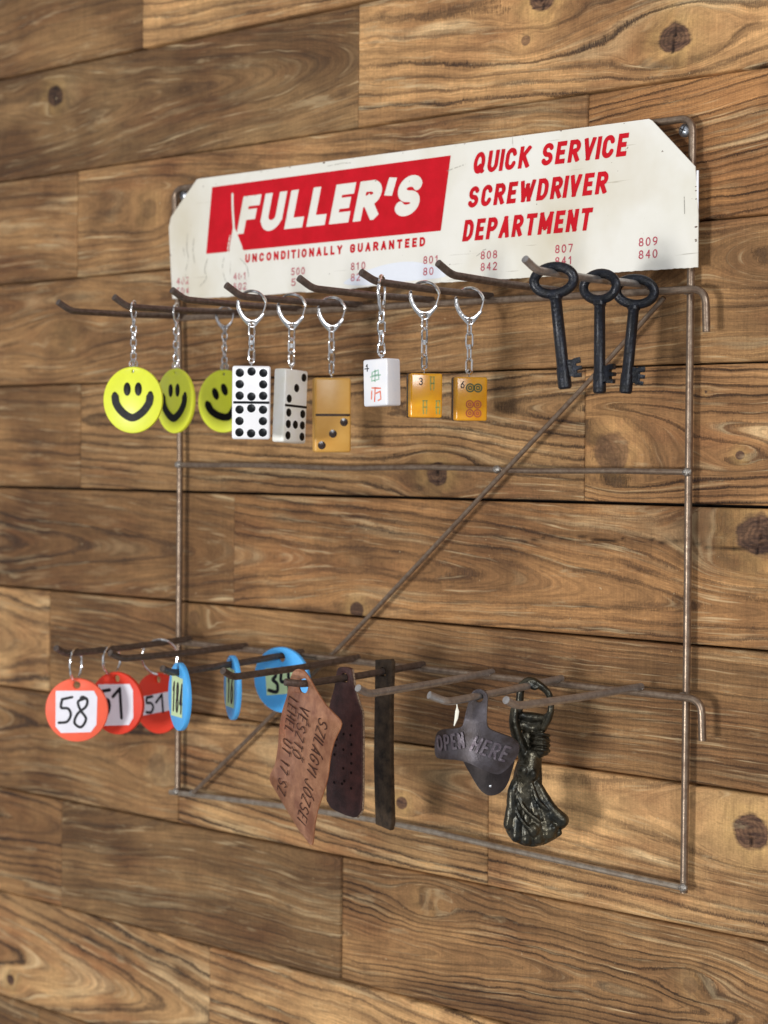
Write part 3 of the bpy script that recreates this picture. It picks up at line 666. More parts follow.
def smear(X, Z):
    """negative where paint is scratched away (the pointed scrape left of the lettering)"""
    cx = 62.5 + (449 - Z) * .055 + .25 * np.sin(Z / 5.1); wd = np.where(Z > 425, 1.2, 1.2 + (425 - Z) * .40); wd = np.minimum(wd, 7.5 + .7 * np.sin(Z * 1.7))
    cx = np.where(Z < 425, cx + (425 - Z) * .13, cx)
    d = np.abs(X - cx) - wd; d = np.where(Z > 450, np.hypot(X - cx, Z - 450) - 1, d)
    fl = np.abs(X - cx + wd + 1.5) - .6
    return np.minimum(d, np.where((Z < 420) & (Z > 398), fl + .25 * np.sin(Z * 2), 9))
def chips(X, Z): return .62 - np.maximum(0, vnoise(X / 2.2, Z / 2.2, 41)) * .9 + .25
# red panel with the letters left open
segs, _b = text_segments("FULLER'S", 66.8, 420.0, 177, 27.3, 7.8, gap=.17, slant=.27)
cell = .3; nx = int(242 / cell); nz_ = int(54 / cell); X, Z = np.meshgrid(33 + np.arange(nx) * cell, 405.5 + np.arange(nz_) * cell)
Fp = np.minimum(np.minimum(Z - 407.9, 457.0 - Z), np.minimum(X - (34.5 + (Z - 408) * .125), (265 + (Z - 407) * .16) - X))
Xs = X - (Z - 420) * .27; T = np.full(X.shape, -1e3)
for sq, P in segs:
    for a, b in zip(P[:-1], P[1:]):
        if math.hypot(a[0] - b[0], a[1] - b[1]) > 1e-3: T = np.maximum(T, seg_field(Xs, Z, a, b, 3.85, sq))
T = np.minimum(T, np.minimum(Z - 420, 447.5 - Z))
Fp = np.minimum(np.minimum(Fp, -T), smear(X, Z))
fill(Fp, 33, 405.5, cell, smap, 0, 12).build('red_panel', MT['red_ink'], sign, False)
ht = MB()
text_mesh('QUICK SERVICE', 291.6, 442.7, 121, 14, 3.05, smap, .25, .18, gap=.27, maxrun=8, mb=ht)
text_mesh('SCREWDRIVER', 287.6, 421.0, 110.5, 13.8, 3.05, smap, .25, .18, gap=.27, maxrun=8, mb=ht)
text_mesh('DEPARTMENT', 283.6, 399.3, 102.5, 14, 3.05, smap, .25, .18, gap=.27, maxrun=8, mb=ht)
ht.build('headline_lettering', MT['red_ink'], sign, False)
text_mesh('UNCONDITIONALLY GUARANTEED', 76.3, 398.6, 175, 6.2, 1.55, smap, .18, .04, gap=.52, maxrun=8).build('slogan_lettering', MT['red_ink'], sign, False)
nm = MB()
for x, a, b in ((2, '402', '504'), (64, '401', '502'), (124, '500', '5'), (183, '810', '82'), (250, '801', '80'), (299.5, '808', '842'), (359.5, '807', '841'), (422.5, '809', '840')):
    for s_, z in ((a, 386.6), (b, 379.0)):
        wd_ = 13.6 * (len(s_) / 3)
        text_mesh(s_, x, z, wd_, 5.3, .75, smap, .17, .02, round_all=True, gap=.45, even=True, maxrun=6, mb=nm,
                  wear=(lambda X, Z: .35 - np.maximum(0, vnoise(X / 1.4, Z / 1.4, 5)) * .8) if x < 100 else None)
nm.build('number_lettering', MT['small_ink'], sign, False)
sm = MB(); rs_ = np.random.RandomState(12)
for pts in ([(14, 424), (13, 414), (15, 405), (12, 396), (13, 390)], [(21, 420), (20, 411), (22, 402)], [(54, 404), (52, 396), (55, 388), (57, 383)], [(71, 402), (78, 396), (80, 388)], [(36, 404), (33, 396), (35, 390), (28, 384)],
            [(9, 414), (11, 408)], [(296, 389), (299, 390.6)], [(301, 392.5), (304, 393)], [(455, 414), (455.4, 404)], [(270, 447), (286, 450)], [(160, 461), (175, 461.6), (182, 461)]):
    sg = [(False, smooth_loop(pts, 4, False))]; q0 = min(p[0] for p in pts) - 1; q1 = min(p[1] for p in pts) - 1; q2 = max(p[0] for p in pts) + 1; q3 = max(p[1] for p in pts) + 1
    strokes_mesh(sg, (q0, q1, q2, q3), .34, .14, lambda x, z, h: (x - ox, SY - .3 + warp_y(x, z), z - oz), wear=lambda X, Z: .12 + vnoise(X / .8, Z / 1.6, 6) * .3, mb=sm, maxrun=4)
sm.build('scratches', MT['scratch'], sign, False)
for i_ in range(26):
    e_ = rs_.randint(0, 4); u_ = rs_.rand()
    if e_ == 0: x, z = 10 + 450 * u_, 375 - 3.0 * u_ + rs_.rand() * 1.2
    elif e_ == 1: x, z = 30 + 395 * u_, 464.2 - 1.0 * u_ - rs_.rand() * .9
    elif e_ == 2: x, z = 463.6 - rs_.rand() * .9, 374 + 52 * u_
    else: x, z = -5.2 + rs_.rand() + u_ * -1.2, 380 + 52 * u_
    n_ = 7; r0 = rs_.uniform(.25, .95); k0 = [(x + r0 * rs_.uniform(.5, 1.2) * math.cos(2 * math.pi * j / n_) * 1.4, z + r0 * rs_.uniform(.4, 1) * math.sin(2 * math.pi * j / n_) * .7) for j in range(n_)]
    sm = MB(); sm.add([(a - ox, SY - .2 - i_ * .0015 + warp_y(a, b), b - oz) for a, b in k0], [tuple(range(n_))]); sm.build('rust_spot', MT['rust'], sign, False)
# glossy bluish-white patch near the lower edge
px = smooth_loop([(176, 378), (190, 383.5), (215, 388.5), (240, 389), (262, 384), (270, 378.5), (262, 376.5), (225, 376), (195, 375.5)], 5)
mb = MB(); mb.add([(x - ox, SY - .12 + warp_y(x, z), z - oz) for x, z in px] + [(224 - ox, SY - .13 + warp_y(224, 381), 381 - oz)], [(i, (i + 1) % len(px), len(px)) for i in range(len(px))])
mb.build('pale_patch', mat('glossy_patch', lin(236, 240, 248), .12, 0, .7, var=.01, coat=1), sign, False)

# ================================================================== KEY CHAINS
def clasp_mesh(mb, M, sc_=1.0):
    """split ring snap clasp, top of its inside at the origin; returns z of the lower hole"""
    R = 9.2 * sc_; cz = -R + .9; s0 = len(mb.v)
    top = [(R * math.cos(math.radians(a)) , 0, cz + R * math.sin(math.radians(a))) for a in range(150, 3, -7)]
    mb.add(*tube(top, .98 * sc_, 8))
    # flat crescent arm that widens into the eye plate at the bottom
    k = sc_; sh = [(-8.9, 3.6), (-9.9, 2.8), (-10.1, -1), (-9.3, -4.4), (-6.9, -8.8), (-3.0, -13.2), (-1.2, -14.6), (1.2, -14.6), (3.0, -13.0), (5.6, -9.6), (8.0, -6.6), (7.6, -5.0), (6.2, -5.2), (3.6, -8.0), (1.2, -9.4), (-1.4, -9.3), (-4.2, -7.4), (-6.4, -4.2), (-7.7, -.6), (-8.1, 2.8)]
    pm = plate(smooth_loop([(x * k, cz + z * k) for x, z in sh], 3), [circle(0, cz - 12.0 * k, 1.6 * k, 14)], 2.0 * k, .45 * k)
    mb.add([(x, y - 1.0 * k, z) for x, y, z in pm.v], pm.f)
    mb.xf(M, s0)
    g = MB(); g.add(*tube(smooth_loop([(R * .99, 0, cz + 1.5), (R * .9, 0, cz - 2), (R * .72, 0, cz - 7 * sc_)], 5, False), .62 * sc_, 8)); g.xf(M)
    return g, cz - 13.6 * sc_

def chain_mesh(mb, z0, z1, n, rot0=0, w_=2.1, wire=.55, M=None):
    """n interlinked oval links filling z0..z1, alternate ones turned"""
    H = (z0 - z1 + (n - 1) * wire * 1.9) / n; s0 = len(mb.v)
    for i in range(n):
        zc_ = z0 - H / 2 - i * (H - wire * 1.9); hh = max(.1, H / 2 - w_)
        pts = [(w_ * math.cos(math.radians(a)), 0, zc_ + hh + w_ * math.sin(math.radians(a))) for a in range(0, 181, 20)] + [(w_ * math.cos(math.radians(a)), 0, zc_ - hh + w_ * math.sin(math.radians(a))) for a in range(180, 361, 20)]
        s1 = len(mb.v); mb.add(*tube(pts, wire, 8, closed=True)); mb.xf(RZ(rot0 + (90 if i % 2 else 0) + random.uniform(-12, 12)), s1)
    if M: mb.xf(M, s0)

def keychain(name, P, a_pend, a_clasp, drop, label, group, pend, tilt=0, links=3, scale=1.0, cm='chrome', swivel=True, twist=25):
    t = thing(name, P, a_pend, label, 'keychain', group)
    top = 2.45 + .75; mb = MB(); Mc = RZ(a_clasp - a_pend) @ Matrix.Translation((0, 0, top))
    g, zlow = clasp_mesh(mb, Mc, scale); c = mb.build('clasp', MT[cm], t); g.build('gate', MT[cm], c)
    zl = top + zlow + 2.2
    mb = MB(); piv = (0, 0, -drop + 6); zb = -drop + 2.2
    chain_mesh(mb, zl, zb, links, a_clasp - a_pend + 40, 1.8 if not swivel else 2.3, .55 if not swivel else .72)
    if swivel:
        zm = (zl + zb) / 2; mb.add(*tube([(0, 0, zm + 1.5), (0, 0, zm - 1.5)], 2.2, 12))
    mb.build('chain', MT[cm], t)
    mb = MB(); re = 1.6 if swivel else 2.7; ey = [(re * math.cos(a), 0, -drop + 1.6 + re + re * math.sin(a)) for a in [2 * math.pi * i / 14 for i in range(14)]]
    mb.add(*tube(ey, .5, 8, closed=True)); mb.add(*tube([(0, 0, -drop + 1.8), (0, 0, -drop - 2.2)], .55, 8)); mb.xf(RZ(twist)); mb.xf(tiltM(tilt, piv)); mb.build('eye_screw', MT[cm], t)
    pend(t, drop, tiltM(tilt, piv))
    return t

def domino(w_, h_, d_, body, dots, upper, lower, line=True):
    U = {3: [(1, 1), (0, 0), (-1, -1)], 8: [(-1, 1), (0, 1.12), (1, 1), (-1, 0), (1, 0), (-1, -1), (0, -1.08), (1, -1)],
         7: [(-1, 1), (1, 1), (-1, 0), (0, 0), (1, 0), (-1, -1), (1, -1)], 0: []}
    def f(t, drop, M):
        mb = rbox(w_, d_, h_, 1.6, 3); M2 = M @ Matrix.Translation((0, -d_ / 2, -drop)); mb.xf(M2); o = mb.build('domino', MT[body], t)
        mb = MB(); q = h_ / 4; 
        for cnt, zc in ((upper, -q), (lower, -3 * q)):
            for a, b in U[cnt]: disc(mb, a * w_ * .305, zc - .1 + b * q * .62, 2.75, -.06, dome=.3, n=18)
        if line: mb.add([(-w_ * .47, -.08, -h_ / 2 - .8), (w_ * .47, -.08, -h_ / 2 - .8), (w_ * .47, -.08, -h_ / 2 + .8), (-w_ * .47, -.08, -h_ / 2 + .8)], [(0, 1, 2, 3)])
        mb.xf(M2); mb.build('pips', MT[dots], o, True, 60)
    return f

def thin(mb, pts, w2=.35, y=-.09, mi=0):
    F = [(False, pts)]; xs = [p[0] for p in pts]; zs = [p[1] for p in pts]
    strokes_mesh(F, (min(xs) - 1, min(zs) - 1, max(xs) + 1, max(zs) + 1), w2 * 2, .14, lambda x, z, h: (x, y, z), mb=mb, mi=mi)

def tile(kind, body, w_=20.5, h_=29, d_=12):
    def f(t, drop, M):
        M2 = M @ Matrix.Translation((0, -d_ / 2, -drop)); mb = rbox(w_, d_ - (4.6 if kind != 'white' else 0), h_, 1.3, 3); mb.xf(M2); o = mb.build('game_tile', MT[body], t)
        if kind != 'white':
            mb = rbox(w_, 4.8, h_, 1.2, 3); mb.xf(M2 @ Matrix.Translation((0, d_ - 4.75, 0))); mb.build('back_layer', MT['tile_back'], o)
        mb = MB(); R_ = lambda cx, cz, r: thin(mb, circle(cx, cz, r, 18) + [(cx + r, cz)], .42, mi=mi)
        mi = 0
        if kind == 'six':
            for x in (-2.6 + 1.4, 4.0):
                mi = 0; R_(x, -7.0, 2.5); R_(x, -7.0, 1.1)
                mi = 1
                for z in (-17.5, -23.2): R_(x - .2, z, 2.3); R_(x - .2, z, .9)
            mats = [MT['deepgreen'], MT['rust_ink'], MT['pen']]; s_ = '6'; sx = -7.6
        elif kind == 'three':
            mi = 0
            for cx, cz in ((3.6, -6.2), (-1.0, -21), (7.4, -21)):
                for dx in (-.9, .9): thin(mb, [(cx + dx, cz + 4), (cx + dx * 1.3, cz + 1), (cx + dx * .6, cz), (cx + dx * 1.3, cz - 1), (cx + dx, cz - 4)], .38, mi=0)
                thin(mb, [(cx - 1.6, cz), (cx + 1.6, cz)], .3, mi=0); thin(mb, [(cx - 1.5, cz + 4), (cx + 1.5, cz + 4)], .3, mi=0)
            mats = [MT['olive_ink'], MT['rust_ink'], MT['pen']]; s_ = '3'; sx = -5.0
        else:
            for pts in ([(-2, -8), (3, -7), (3.4, -12.5), (-2.6, -13.2), (-2, -8)], [(-1.4, -10), (2.6, -9.6)], [(.4, -6.8), (.2, -13.6)], [(-3.6, -10.8), (4.6, -10)]): thin(mb, pts, .42, mi=0)
            for pts in ([(-2.4, -17.4), (4.6, -18)], [(.2, -17.5), (-.4, -25.5)], [(-2.6, -19.4), (-3.0, -24)], [(.2, -21), (4.4, -19.8), (4.8, -24.4), (2.6, -25.2)]): thin(mb, pts, .5, mi=1)
            mats = [MT['pale_green'], MT['pale_rust'], MT['pen']]; s_ = '1'; sx = -7.5
        segs, b_ = text_segments(s_, sx, -7.4, 2.6, 4.6, .7, True); strokes_mesh(segs, b_, .7, .14, lambda x, z, h: (x, -.09, z), mb=mb, mi=2)
        if kind == 'white': thin(mb, [(-8.2, -5.6), (-4.8, -5.6)], .3, mi=2)
        mb.xf(M2); mb.build('printed_face', mats, o, False)
    return f

GK = 'keychains hanging on the top row of hooks'
keychain('domino_keychain', (194.2, -111.8, 360.2), 46.2, 52, 44.5, 'white domino keychain with eight black dots on each half, frontmost on its hook', GK, domino(24.8, 47.5, 9, 'white_dom', 'dot', 8, 8))
keychain('domino_keychain', (192.8, -73.8, 360.8), 97, 50, 46, 'white domino keychain turned sideways with cream edge and three over seven black dots', GK, domino(24.8, 48.5, 10, 'ivory_dom', 'dot', 3, 7), tilt=2.5)
keychain('domino_keychain', (191.3, -33.9, 361.4), 54, 49, 50.5, 'butterscotch yellow domino keychain with blank top half and three dark dots below', GK, domino(25.2, 50.5, 10, 'amber_dom', 'dotb', 0, 3), links=4, tilt=-.5)
keychain('tile_keychain', (311.5, -115.8, 363.0), -1, 120, 46.5, 'white pearly game tile keychain with small green and red marks, turned to show its side', GK, tile('white', 'pearl', 20, 28.5, 12.5), tilt=-2, links=4)
keychain('tile_keychain', (309.6, -73.9, 362.5), 56, 50, 53, 'amber game tile keychain with numeral 3 and green bamboo marks', GK, tile('three', 'gold_tile', 20.5, 27.5), links=4)
keychain('tile_keychain', (307.5, -27.5, 362.0), 57, 52, 53, 'amber game tile keychain with numeral 6 and six small circles', GK, tile('six', 'gold_tile', 21, 28), links=4)

def smiley(face_rot):
    def f(t, drop, M):
        r = 22.8; M2 = M @ Matrix.Translation((0, -1.6, -drop - 20.3)); hole = circle(0, 19.6, 1.0, 12)
        mb = plate(circle(0, 0, r * .94, 72, r), [hole], 3.2, .8); mb.xf(M2); o = mb.build('smiley_disc', MT['yellow'], t)
        Rf = Matrix.Rotation(math.radians(-face_rot), 4, 'Y')
        mb = MB()
        for x in (-3.9, 4.2): disc(mb, x, 7.4, 4.6, -.12, 2.6, 28, .35)
        segs = [(False, smooth_loop([(-12.6, 2), (-11.5, -3), (-7, -8.6), (0, -12.2), (7, -8.6), (11.8, -2.6), (12.8, 2)], 5, False)), (False, [(-13.4, 3.5), (-12.2, 1)]), (False, [(13.4, 3.8), (12.2, 1.2)])]
        n0 = 0
        strokes_mesh([segs[0]], (-18, -18, 18, 9), 5.2, .3, lambda x, z, h: (x, -.15 - h, z), mb=mb, h=.35)
        disc(mb, -12.9, 2.9, 2.7, -.16, 2.0, 20, .35); disc(mb, 13.0, 3.2, 2.9, -.16, 2.0, 20, .35)
        mb.xf(M2 @ Rf); mb.build('painted_face', MT['black'], o, True, 40)
    return f
GS = 'smiley keychains on the second hook'
keychain('smiley_keychain', (82.6, -116.7, 359.0), 29, 122, 43.5, 'yellow smiley disc keychain facing forward, frontmost of the three smileys', GS, smiley(0), links=7, scale=.62, cm='chrome', swivel=False)
keychain('smiley_keychain', (78.4, -74.3, 360.1), -5, 118, 44.0, 'yellow smiley disc keychain turned sideways, middle of the three smileys', GS, smiley(0), links=7, scale=.62, cm='chrome', swivel=False)
keychain('smiley_keychain', (72.2, -22.1, 361.4), 16, 66, 44.0, 'yellow smiley disc keychain with its face tilted, partly behind the white domino', GS, smiley(22), links=7, scale=.72, cm='chrome_dull', swivel=False)

# ------------------------------------------------------------------ iron keys
def iron_key(P, a, L, tilt, label, off=(0, 0), bit=1):
    t = thing('iron_key', P, a, label, 'key', 'black iron keys on the right hook'); M = Matrix.Translation((off[0], 0, off[1])) @ tiltM(tilt)
    zc = 2.45 + 1.9 - 8.6
    bow = [(11.3 * math.cos(q), 0, zc + 7.6 * math.sin(q)) for q in [2 * math.pi * i / 40 for i in range(40)]]
    mb = MB(); mb.add(*tube(bow, 2.75, 12, closed=True, flat=(1.05, .85))); mb.xf(M); mb.build('bow', MT['iron'], t)
    z0 = zc - 8.4; z1 = -L
    mb = MB(); pts = [(0, 0, z0), (0, 0, z0 - 2), (0, 0, z0 - 3), (0, 0, z1 + 12), (0, 0, z1 + 11), (0, 0, z1 + 1), (0, 0, z1)]
    mb.add(*tube(pts, [3.7, 4.0, 3.3, 3.45, 3.9, 3.9, 3.0], 16)); mb.xf(M); mb.build('shank', MT['iron'], t)
    s_ = bit; bo = [(1.5, z1 + 16.5), (5.6, z1 + 16), (6.6, z1 + 16.6), (10.2, z1 + 17), (10.4, z1 + 13.8), (7.6, z1 + 13.4), (7.6, z1 + 12.2), (10.6, z1 + 12), (10.6, z1 + 9.8), (7.8, z1 + 9.6), (7.8, z1 + 8.2), (10.2, z1 + 8), (10, z1 + 5.6), (5.6, z1 + 5.8), (4.6, z1 + 6.6), (1.5, z1 + 6.4)]
    mb = plate([(x * s_ * 1.0, z1 + 11 + (z - z1 - 11) * 1.0) for x, z in bo], (), 3.4, .4); mb.xf(M @ Matrix.Translation((0, -1.7, 0))); mb.build('bit', MT['iron'], t)
iron_key((434.0, -106.8, 362.2), 30, 66, -6.5, 'black iron key leaning to the right, frontmost of the three', (0, 0))
iron_key((433.5, -61.2, 362.0), 2, 66.5, -.5, 'black iron key hanging straight down between the two others')
iron_key((432.2, -22.4, 361.9), 30, 65.5, 5, 'black iron key nearest the wall, leaning left behind the middle one')

# ================================================================== LOWER ROW
def numbered_disc(name, P, a, cx, cz, r, thick, body, paper, num, label, group, hole, papr, rot=0, num_box=None, ring=None, tilt=0, stroke=1.3, rx=1.0, slantp=0):
    t = thing(name, P, a, label, 'numbered tag', group); M = Matrix.Translation((cx, 0, cz)) @ Matrix.Rotation(math.radians(tilt), 4, 'Y')
    hl = circle(hole[0], hole[1], hole[2], 20)
    mb = plate(circle(0, 0, r * rx, 72, r), [hl], thick, .7); mb.xf(M @ Matrix.Translation((0, -thick / 2, 0))); o = mb.build('tag_disc', MT[body], t)
    mb = MB(); Mp = M @ Matrix.Translation((0, -thick / 2, 0)) @ Matrix.Rotation(math.radians(rot), 4, 'Y')
    mb.add([(x, -.12, z) for x, z in papr], [tuple(range(len(papr)))]); mb.xf(Mp); pl = mb.build('paper_label', MT[paper], o, False)
    if isinstance(num, list):
        segs_ = [(False, smooth_loop(q, 5, False)) for q in num]; mb = strokes_mesh(segs_, (-20, -18, 20, 18), stroke, .2, lambda x, z, h: (x, -.26, z))
    else:
        x0, z0, W, H = num_box; mb = text_mesh(num, x0, z0, W, H, stroke, lambda x, z, h: (x, -.26, z), .2, .1, True, gap=.22, even=True)
    mb.xf(Mp); mb.build('handwritten_number', MT['pen'], pl, False)
    if ring:
        rr, rot_r, czr = ring; mb = MB()
        mb.add(*tube([(rr * math.cos(q), 0, czr + rr * 1.0 * math.sin(q)) for q in [2 * math.pi * i / 40 for i in range(40)]], .85, 8, closed=True)); mb.xf(RZ(rot_r)); mb.build('ring', MT['chrome'], t)
    return t
GR = 'red numbered tags on the lower left hook'; GB = 'blue numbered tags on a lower hook'
oct_ = [(-15, -12), (-11, -16.5), (10.5, -15.5), (14.5, -10), (15, 9.5), (12.5, 14), (-15, 13.5)]
numbered_disc('red_number_tag', (17.6, -113.1, 116.4), 38, 1.0, -40.5, 22.6, 3.4, 'red_tag', 'paper', [[(-3.2, 9.2), (-10.3, 7.5)], [(-10.3, 7.5), (-11, 1.7), (-6, 1.0), (-4.0, -3.3), (-6.6, -8.3), (-12.5, -9.2)], [(6, 8.3), (1.2, 6), (3, 0), (7, -6), (3.5, -12.0), (-1.3, -9), (1, -2.5), (6.8, 2.5), (7.8, 7.5), (4.5, 9.5), (3.2, 8.5)]], 'orange-red round tag with paper label reading 58, frontmost of the three', GR,
              (0, 17.8, 2.6), oct_, 0, (-11, -11, 21.5, 21.5), (11.3, 82, -8.0), 0, 1.9)
numbered_disc('red_number_tag', (17.8, -80.3, 117.1), 16, 5.0, -39.0, 22.6, 3.4, 'deep_red_tag', 'paper', [[(-5, 9.6), (-11, 8.8)], [(-11, 8.8), (-11.6, 2.5), (-7, 2.4), (-5.6, -1.6), (-7.5, -7), (-12, -8)], [(-2.4, 4.8), (3.8, 10.6)], [(3.8, 10.6), (4.4, -10.5)]], 'red round tag half hidden behind the one reading 58, its label edge showing a 1', GR,
              (0, 17.8, 2.6), oct_, -3, (-11, -11, 20, 21), (10.5, 88, -8.0), 0, 2.4)
numbered_disc('red_number_tag', (18.0, -34.7, 118.1), 8, -1.0, -44.5, 22.6, 3.2, 'deep_red_tag', 'paper', [[(-4, 5.2), (-9.5, 4.6)], [(-9.5, 4.6), (-10, .8), (-6, .4), (-4, -2.6), (-6.4, -6.4), (-11, -6.2)], [(-.8, .6), (5.5, 6.2)], [(5.5, 6.2), (5.2, -6.4)]], 'red round tag with slanting white label, between the other red tags and a blue one', GR,
              (0, 17.5, 2.6), [(-20, -9), (20, -5), (20.5, 9), (-19, 5)], -7, (-13, -7.5, 19, 14), (13.0, 42, -10.2), 0, 1.9)
papo = [(-13, -14), (11, -13), (12, 13), (-12, 14)]
numbered_disc('blue_number_tag', (131.7, -116.0, 112.4), -24, 0, -16.5, 22.8, 3.6, 'blue_tag', 'paper_green', '184', 'narrow looking blue tag with green label reading 184, at the front of its hook', GB,
              (0, 16.2, 3.4), papo, 0, (-11.5, -11, 22, 21), None, 0, 2.6, .92)
numbered_disc('blue_number_tag', (133.8, -69.5, 114.4), -30, 0, -16.2, 22.2, 3.4, 'blue_tag', 'paper_green', '16', 'blue tag seen almost edge on, between the two other blue tags', GB,
              (0, 16.2, 3.4), papo, 0, (-9, -11, 17, 21), None, 0, 2.8, .92)
numbered_disc('blue_number_tag', (135.8, -26.1, 116.2), 7, 2.2, -15.8, 23, 3.4, 'blue_tag', 'paper_green', [[(-10.5, 6), (-5, 7.2), (-4, 3.2), (-7, .6), (-3.4, -2.6), (-4.6, -8), (-11.5, -6.5)], [(2.4, 8), (.4, -1), (9.4, -.6)], [(7.6, 5), (6.4, -9.6)]], 'wide blue tag with pale green label reading 34, nearest the wall', GB,
              (0, 15.8, 3.4), [(-14, -10), (12, -10), (12, 8.5), (-13, 9)], -8, (-12, -9.5, 22, 18), None, 0, 2.6, 1.06)

# ------------------------------------------------------------------ copper tag (px offsets turned into mm by its own rotation)
t = thing('copper_tag', (253.2, -122.0, 115.3), -16, 'pinkish copper plate tag stamped with an address, hanging by one corner', 'metal tag')
sx = 1 / 1.601 / .486; sz = 1 / 1.60
cop = [(298, 669.5), (291, 673), (287, 684.5), (284.5, 700), (280, 716), (277, 735), (276, 752), (272.5, 773), (266.5, 789), (276, 802.5), (289, 819), (299, 832), (307.5, 841), (310.7, 839.5), (312.5, 824), (316, 805), (321, 788), (325.5, 770), (327.5, 751), (331, 733), (337, 714.5), (330, 706), (322, 699), (312, 686), (304, 674.5)]
cmap = lambda px, py: ((px - 300) * sx, (684 - py) * sz)
cl = smooth_loop([cmap(*q) for q in cop], 3); hole = [(x * 1, z * 1) for x, z in [((q[0]) * 1.0, q[1]) for q in circle(1.5, -1.0, 5.4, 24, 4.6)]]
bendf = lambda x, y, z: (x, y + .00045 * (x - 10) ** 2 + .0005 * (z + 50) ** 2 * (1 if x > 0 else .4) - 1.5, z)
mb = plate(cl, [hole], 1.3, .35, None)
# subdivide the plate front by triangulation density: bend is gentle, apply directly
mb.v = [bendf(*p) for p in mb.v]; cob = mb.build('plate', MT['copper'], t, True, 30)
# a finer front skin so the bend reads smoothly
def inside_field(L, X, Z):
    ins = np.zeros(X.shape, bool); D = np.full(X.shape, 1e9); n = len(L)
    for i in range(n):
        (x1, z1), (x2, z2) = L[i], L[(i + 1) % n]
        c = ((z1 > Z) != (z2 > Z)) & (X < (x2 - x1) * (Z - z1) / ((z2 - z1) if z2 != z1 else 1e-9) + x1); ins ^= c
        D = np.minimum(D, -seg_field(X, Z, (x1, z1), (x2, z2), 0, False))
    return np.where(ins, D, -D)
def skin(L, holes, fn, cell=1.0, h=0):
    xs = [p[0] for p in L]; zs = [p[1] for p in L]; x0, z0 = min(xs) - 1, min(zs) - 1
    X, Z = np.meshgrid(x0 + np.arange(int((max(xs) - x0) / cell) + 3) * cell, z0 + np.arange(int((max(zs) - z0) / cell) + 3) * cell)
    F = inside_field(L, X, Z)
    for hh in holes: F = np.minimum(F, -inside_field(hh, X, Z))
    return F, x0, z0, cell
# stamped address, three lines running down along the long side
ax = Vector(cmap(277, 770)) - Vector(cmap(297, 700)); 
import math as _m
def stamped(txt, p0, p1, H, stroke=.8):
    a = Vector(cmap(*p0)); b = Vector(cmap(*p1)); L = (b - a).length; u = (b - a).normalized(); v = Vector((-u.y, u.x))
    segs, bd = text_segments(txt, 0, 0, L, H, stroke, True, .34)
    def fn(x, z, h): q = a + u * x + v * z; return bendf(q.x, -.12, q.y)
    bd = (bd[0], bd[1], bd[2], bd[3] + H * .45)
    return strokes_mesh(segs, bd, stroke, .28, fn, 0, None, 0, None, 3)
st = MB()
for txt, p0, p1, H in (('LEHEL \u00daT 17 SZ', (287.5, 698), (275.5, 798), 11.5), ('V\u00c9SZT\u0150', (299, 704), (291.5, 756), 11.5), ('SZIL\u00c1GYI J\u00d3ZSEF', (317, 712), (296, 823), 11.5)):
    q = stamped(txt, p0, p1, H); st.add(q.v, q.f)
st.build('stamped_lettering', MT['groove'], cob, False)

# ------------------------------------------------------------------ leather fob and dark strap
t = thing('leather_fob', (252.3, -82.0, 116.0), 0, 'brown leather fob with punched dots and pale edge, hanging behind the copper tag', 'key fob')
Lf = [(-4.5, 6.5), (4.5, 6.5), (7, 3), (9, -6), (14, -17), (16.3, -22), (17, -40), (17, -78), (15, -85), (9, -88.5), (-9, -86), (-15, -82), (-16.5, -76), (-16.5, -40), (-15, -22), (-10, -8), (-7.5, 3)]
Lf = [(x * .93, z) for x, z in Lf]
mb = plate(smooth_loop(Lf, 3), [circle(0, 0, 3.0, 18)], 3.4, .7); mb.xf(Matrix.Translation((0, -1.7, 0))); fb = mb.build('leather_body', MT['leather'], t)
mb = MB(); edge = smooth_loop(Lf, 3); edge = [p for p in edge if p[0] > 5 and p[1] > -88]
edge.sort(key=lambda p: -p[1]); mb.add(*tube([(p[0] + .05, 0, p[1]) for p in edge], .8, 6)); mb.build('stitched_edge', MT['stitch'], fb)
mb = MB()
for x, z in ((-6, -40), (0, -36), (7, -30), (-8, -50), (0, -46), (7, -42), (-8, -68), (0, -58), (7, -54), (7, -60), (1, -66), (-1, -68), (7, -70), (6, -36), (-7, -44), (7, -48)): disc(mb, x, z, .95, -1.86, n=10)
mb.build('punched_dots', MT['leather_hole'], fb)

t = thing('strap_fob', (251.5, -44.8, 116.6), -4, 'long narrow dark strap hanging on the hook behind the brown leather fob', 'strap')
mb = plate([(-7.5, 7.5), (6.5, 9), (8, 7), (7.6, -20), (8.2, -60), (8.8, -98), (7.0, -103), (-6.6, -101), (-7.4, -60), (-7.0, -20)], [circle(0, 0, 2.9, 16)], 4.4, .8, lambda x, y, z: (x, y + .0016 * (z + 40) ** 2 * .25 - 2.2, z)); mb.build('strap', MT['strap'], t)

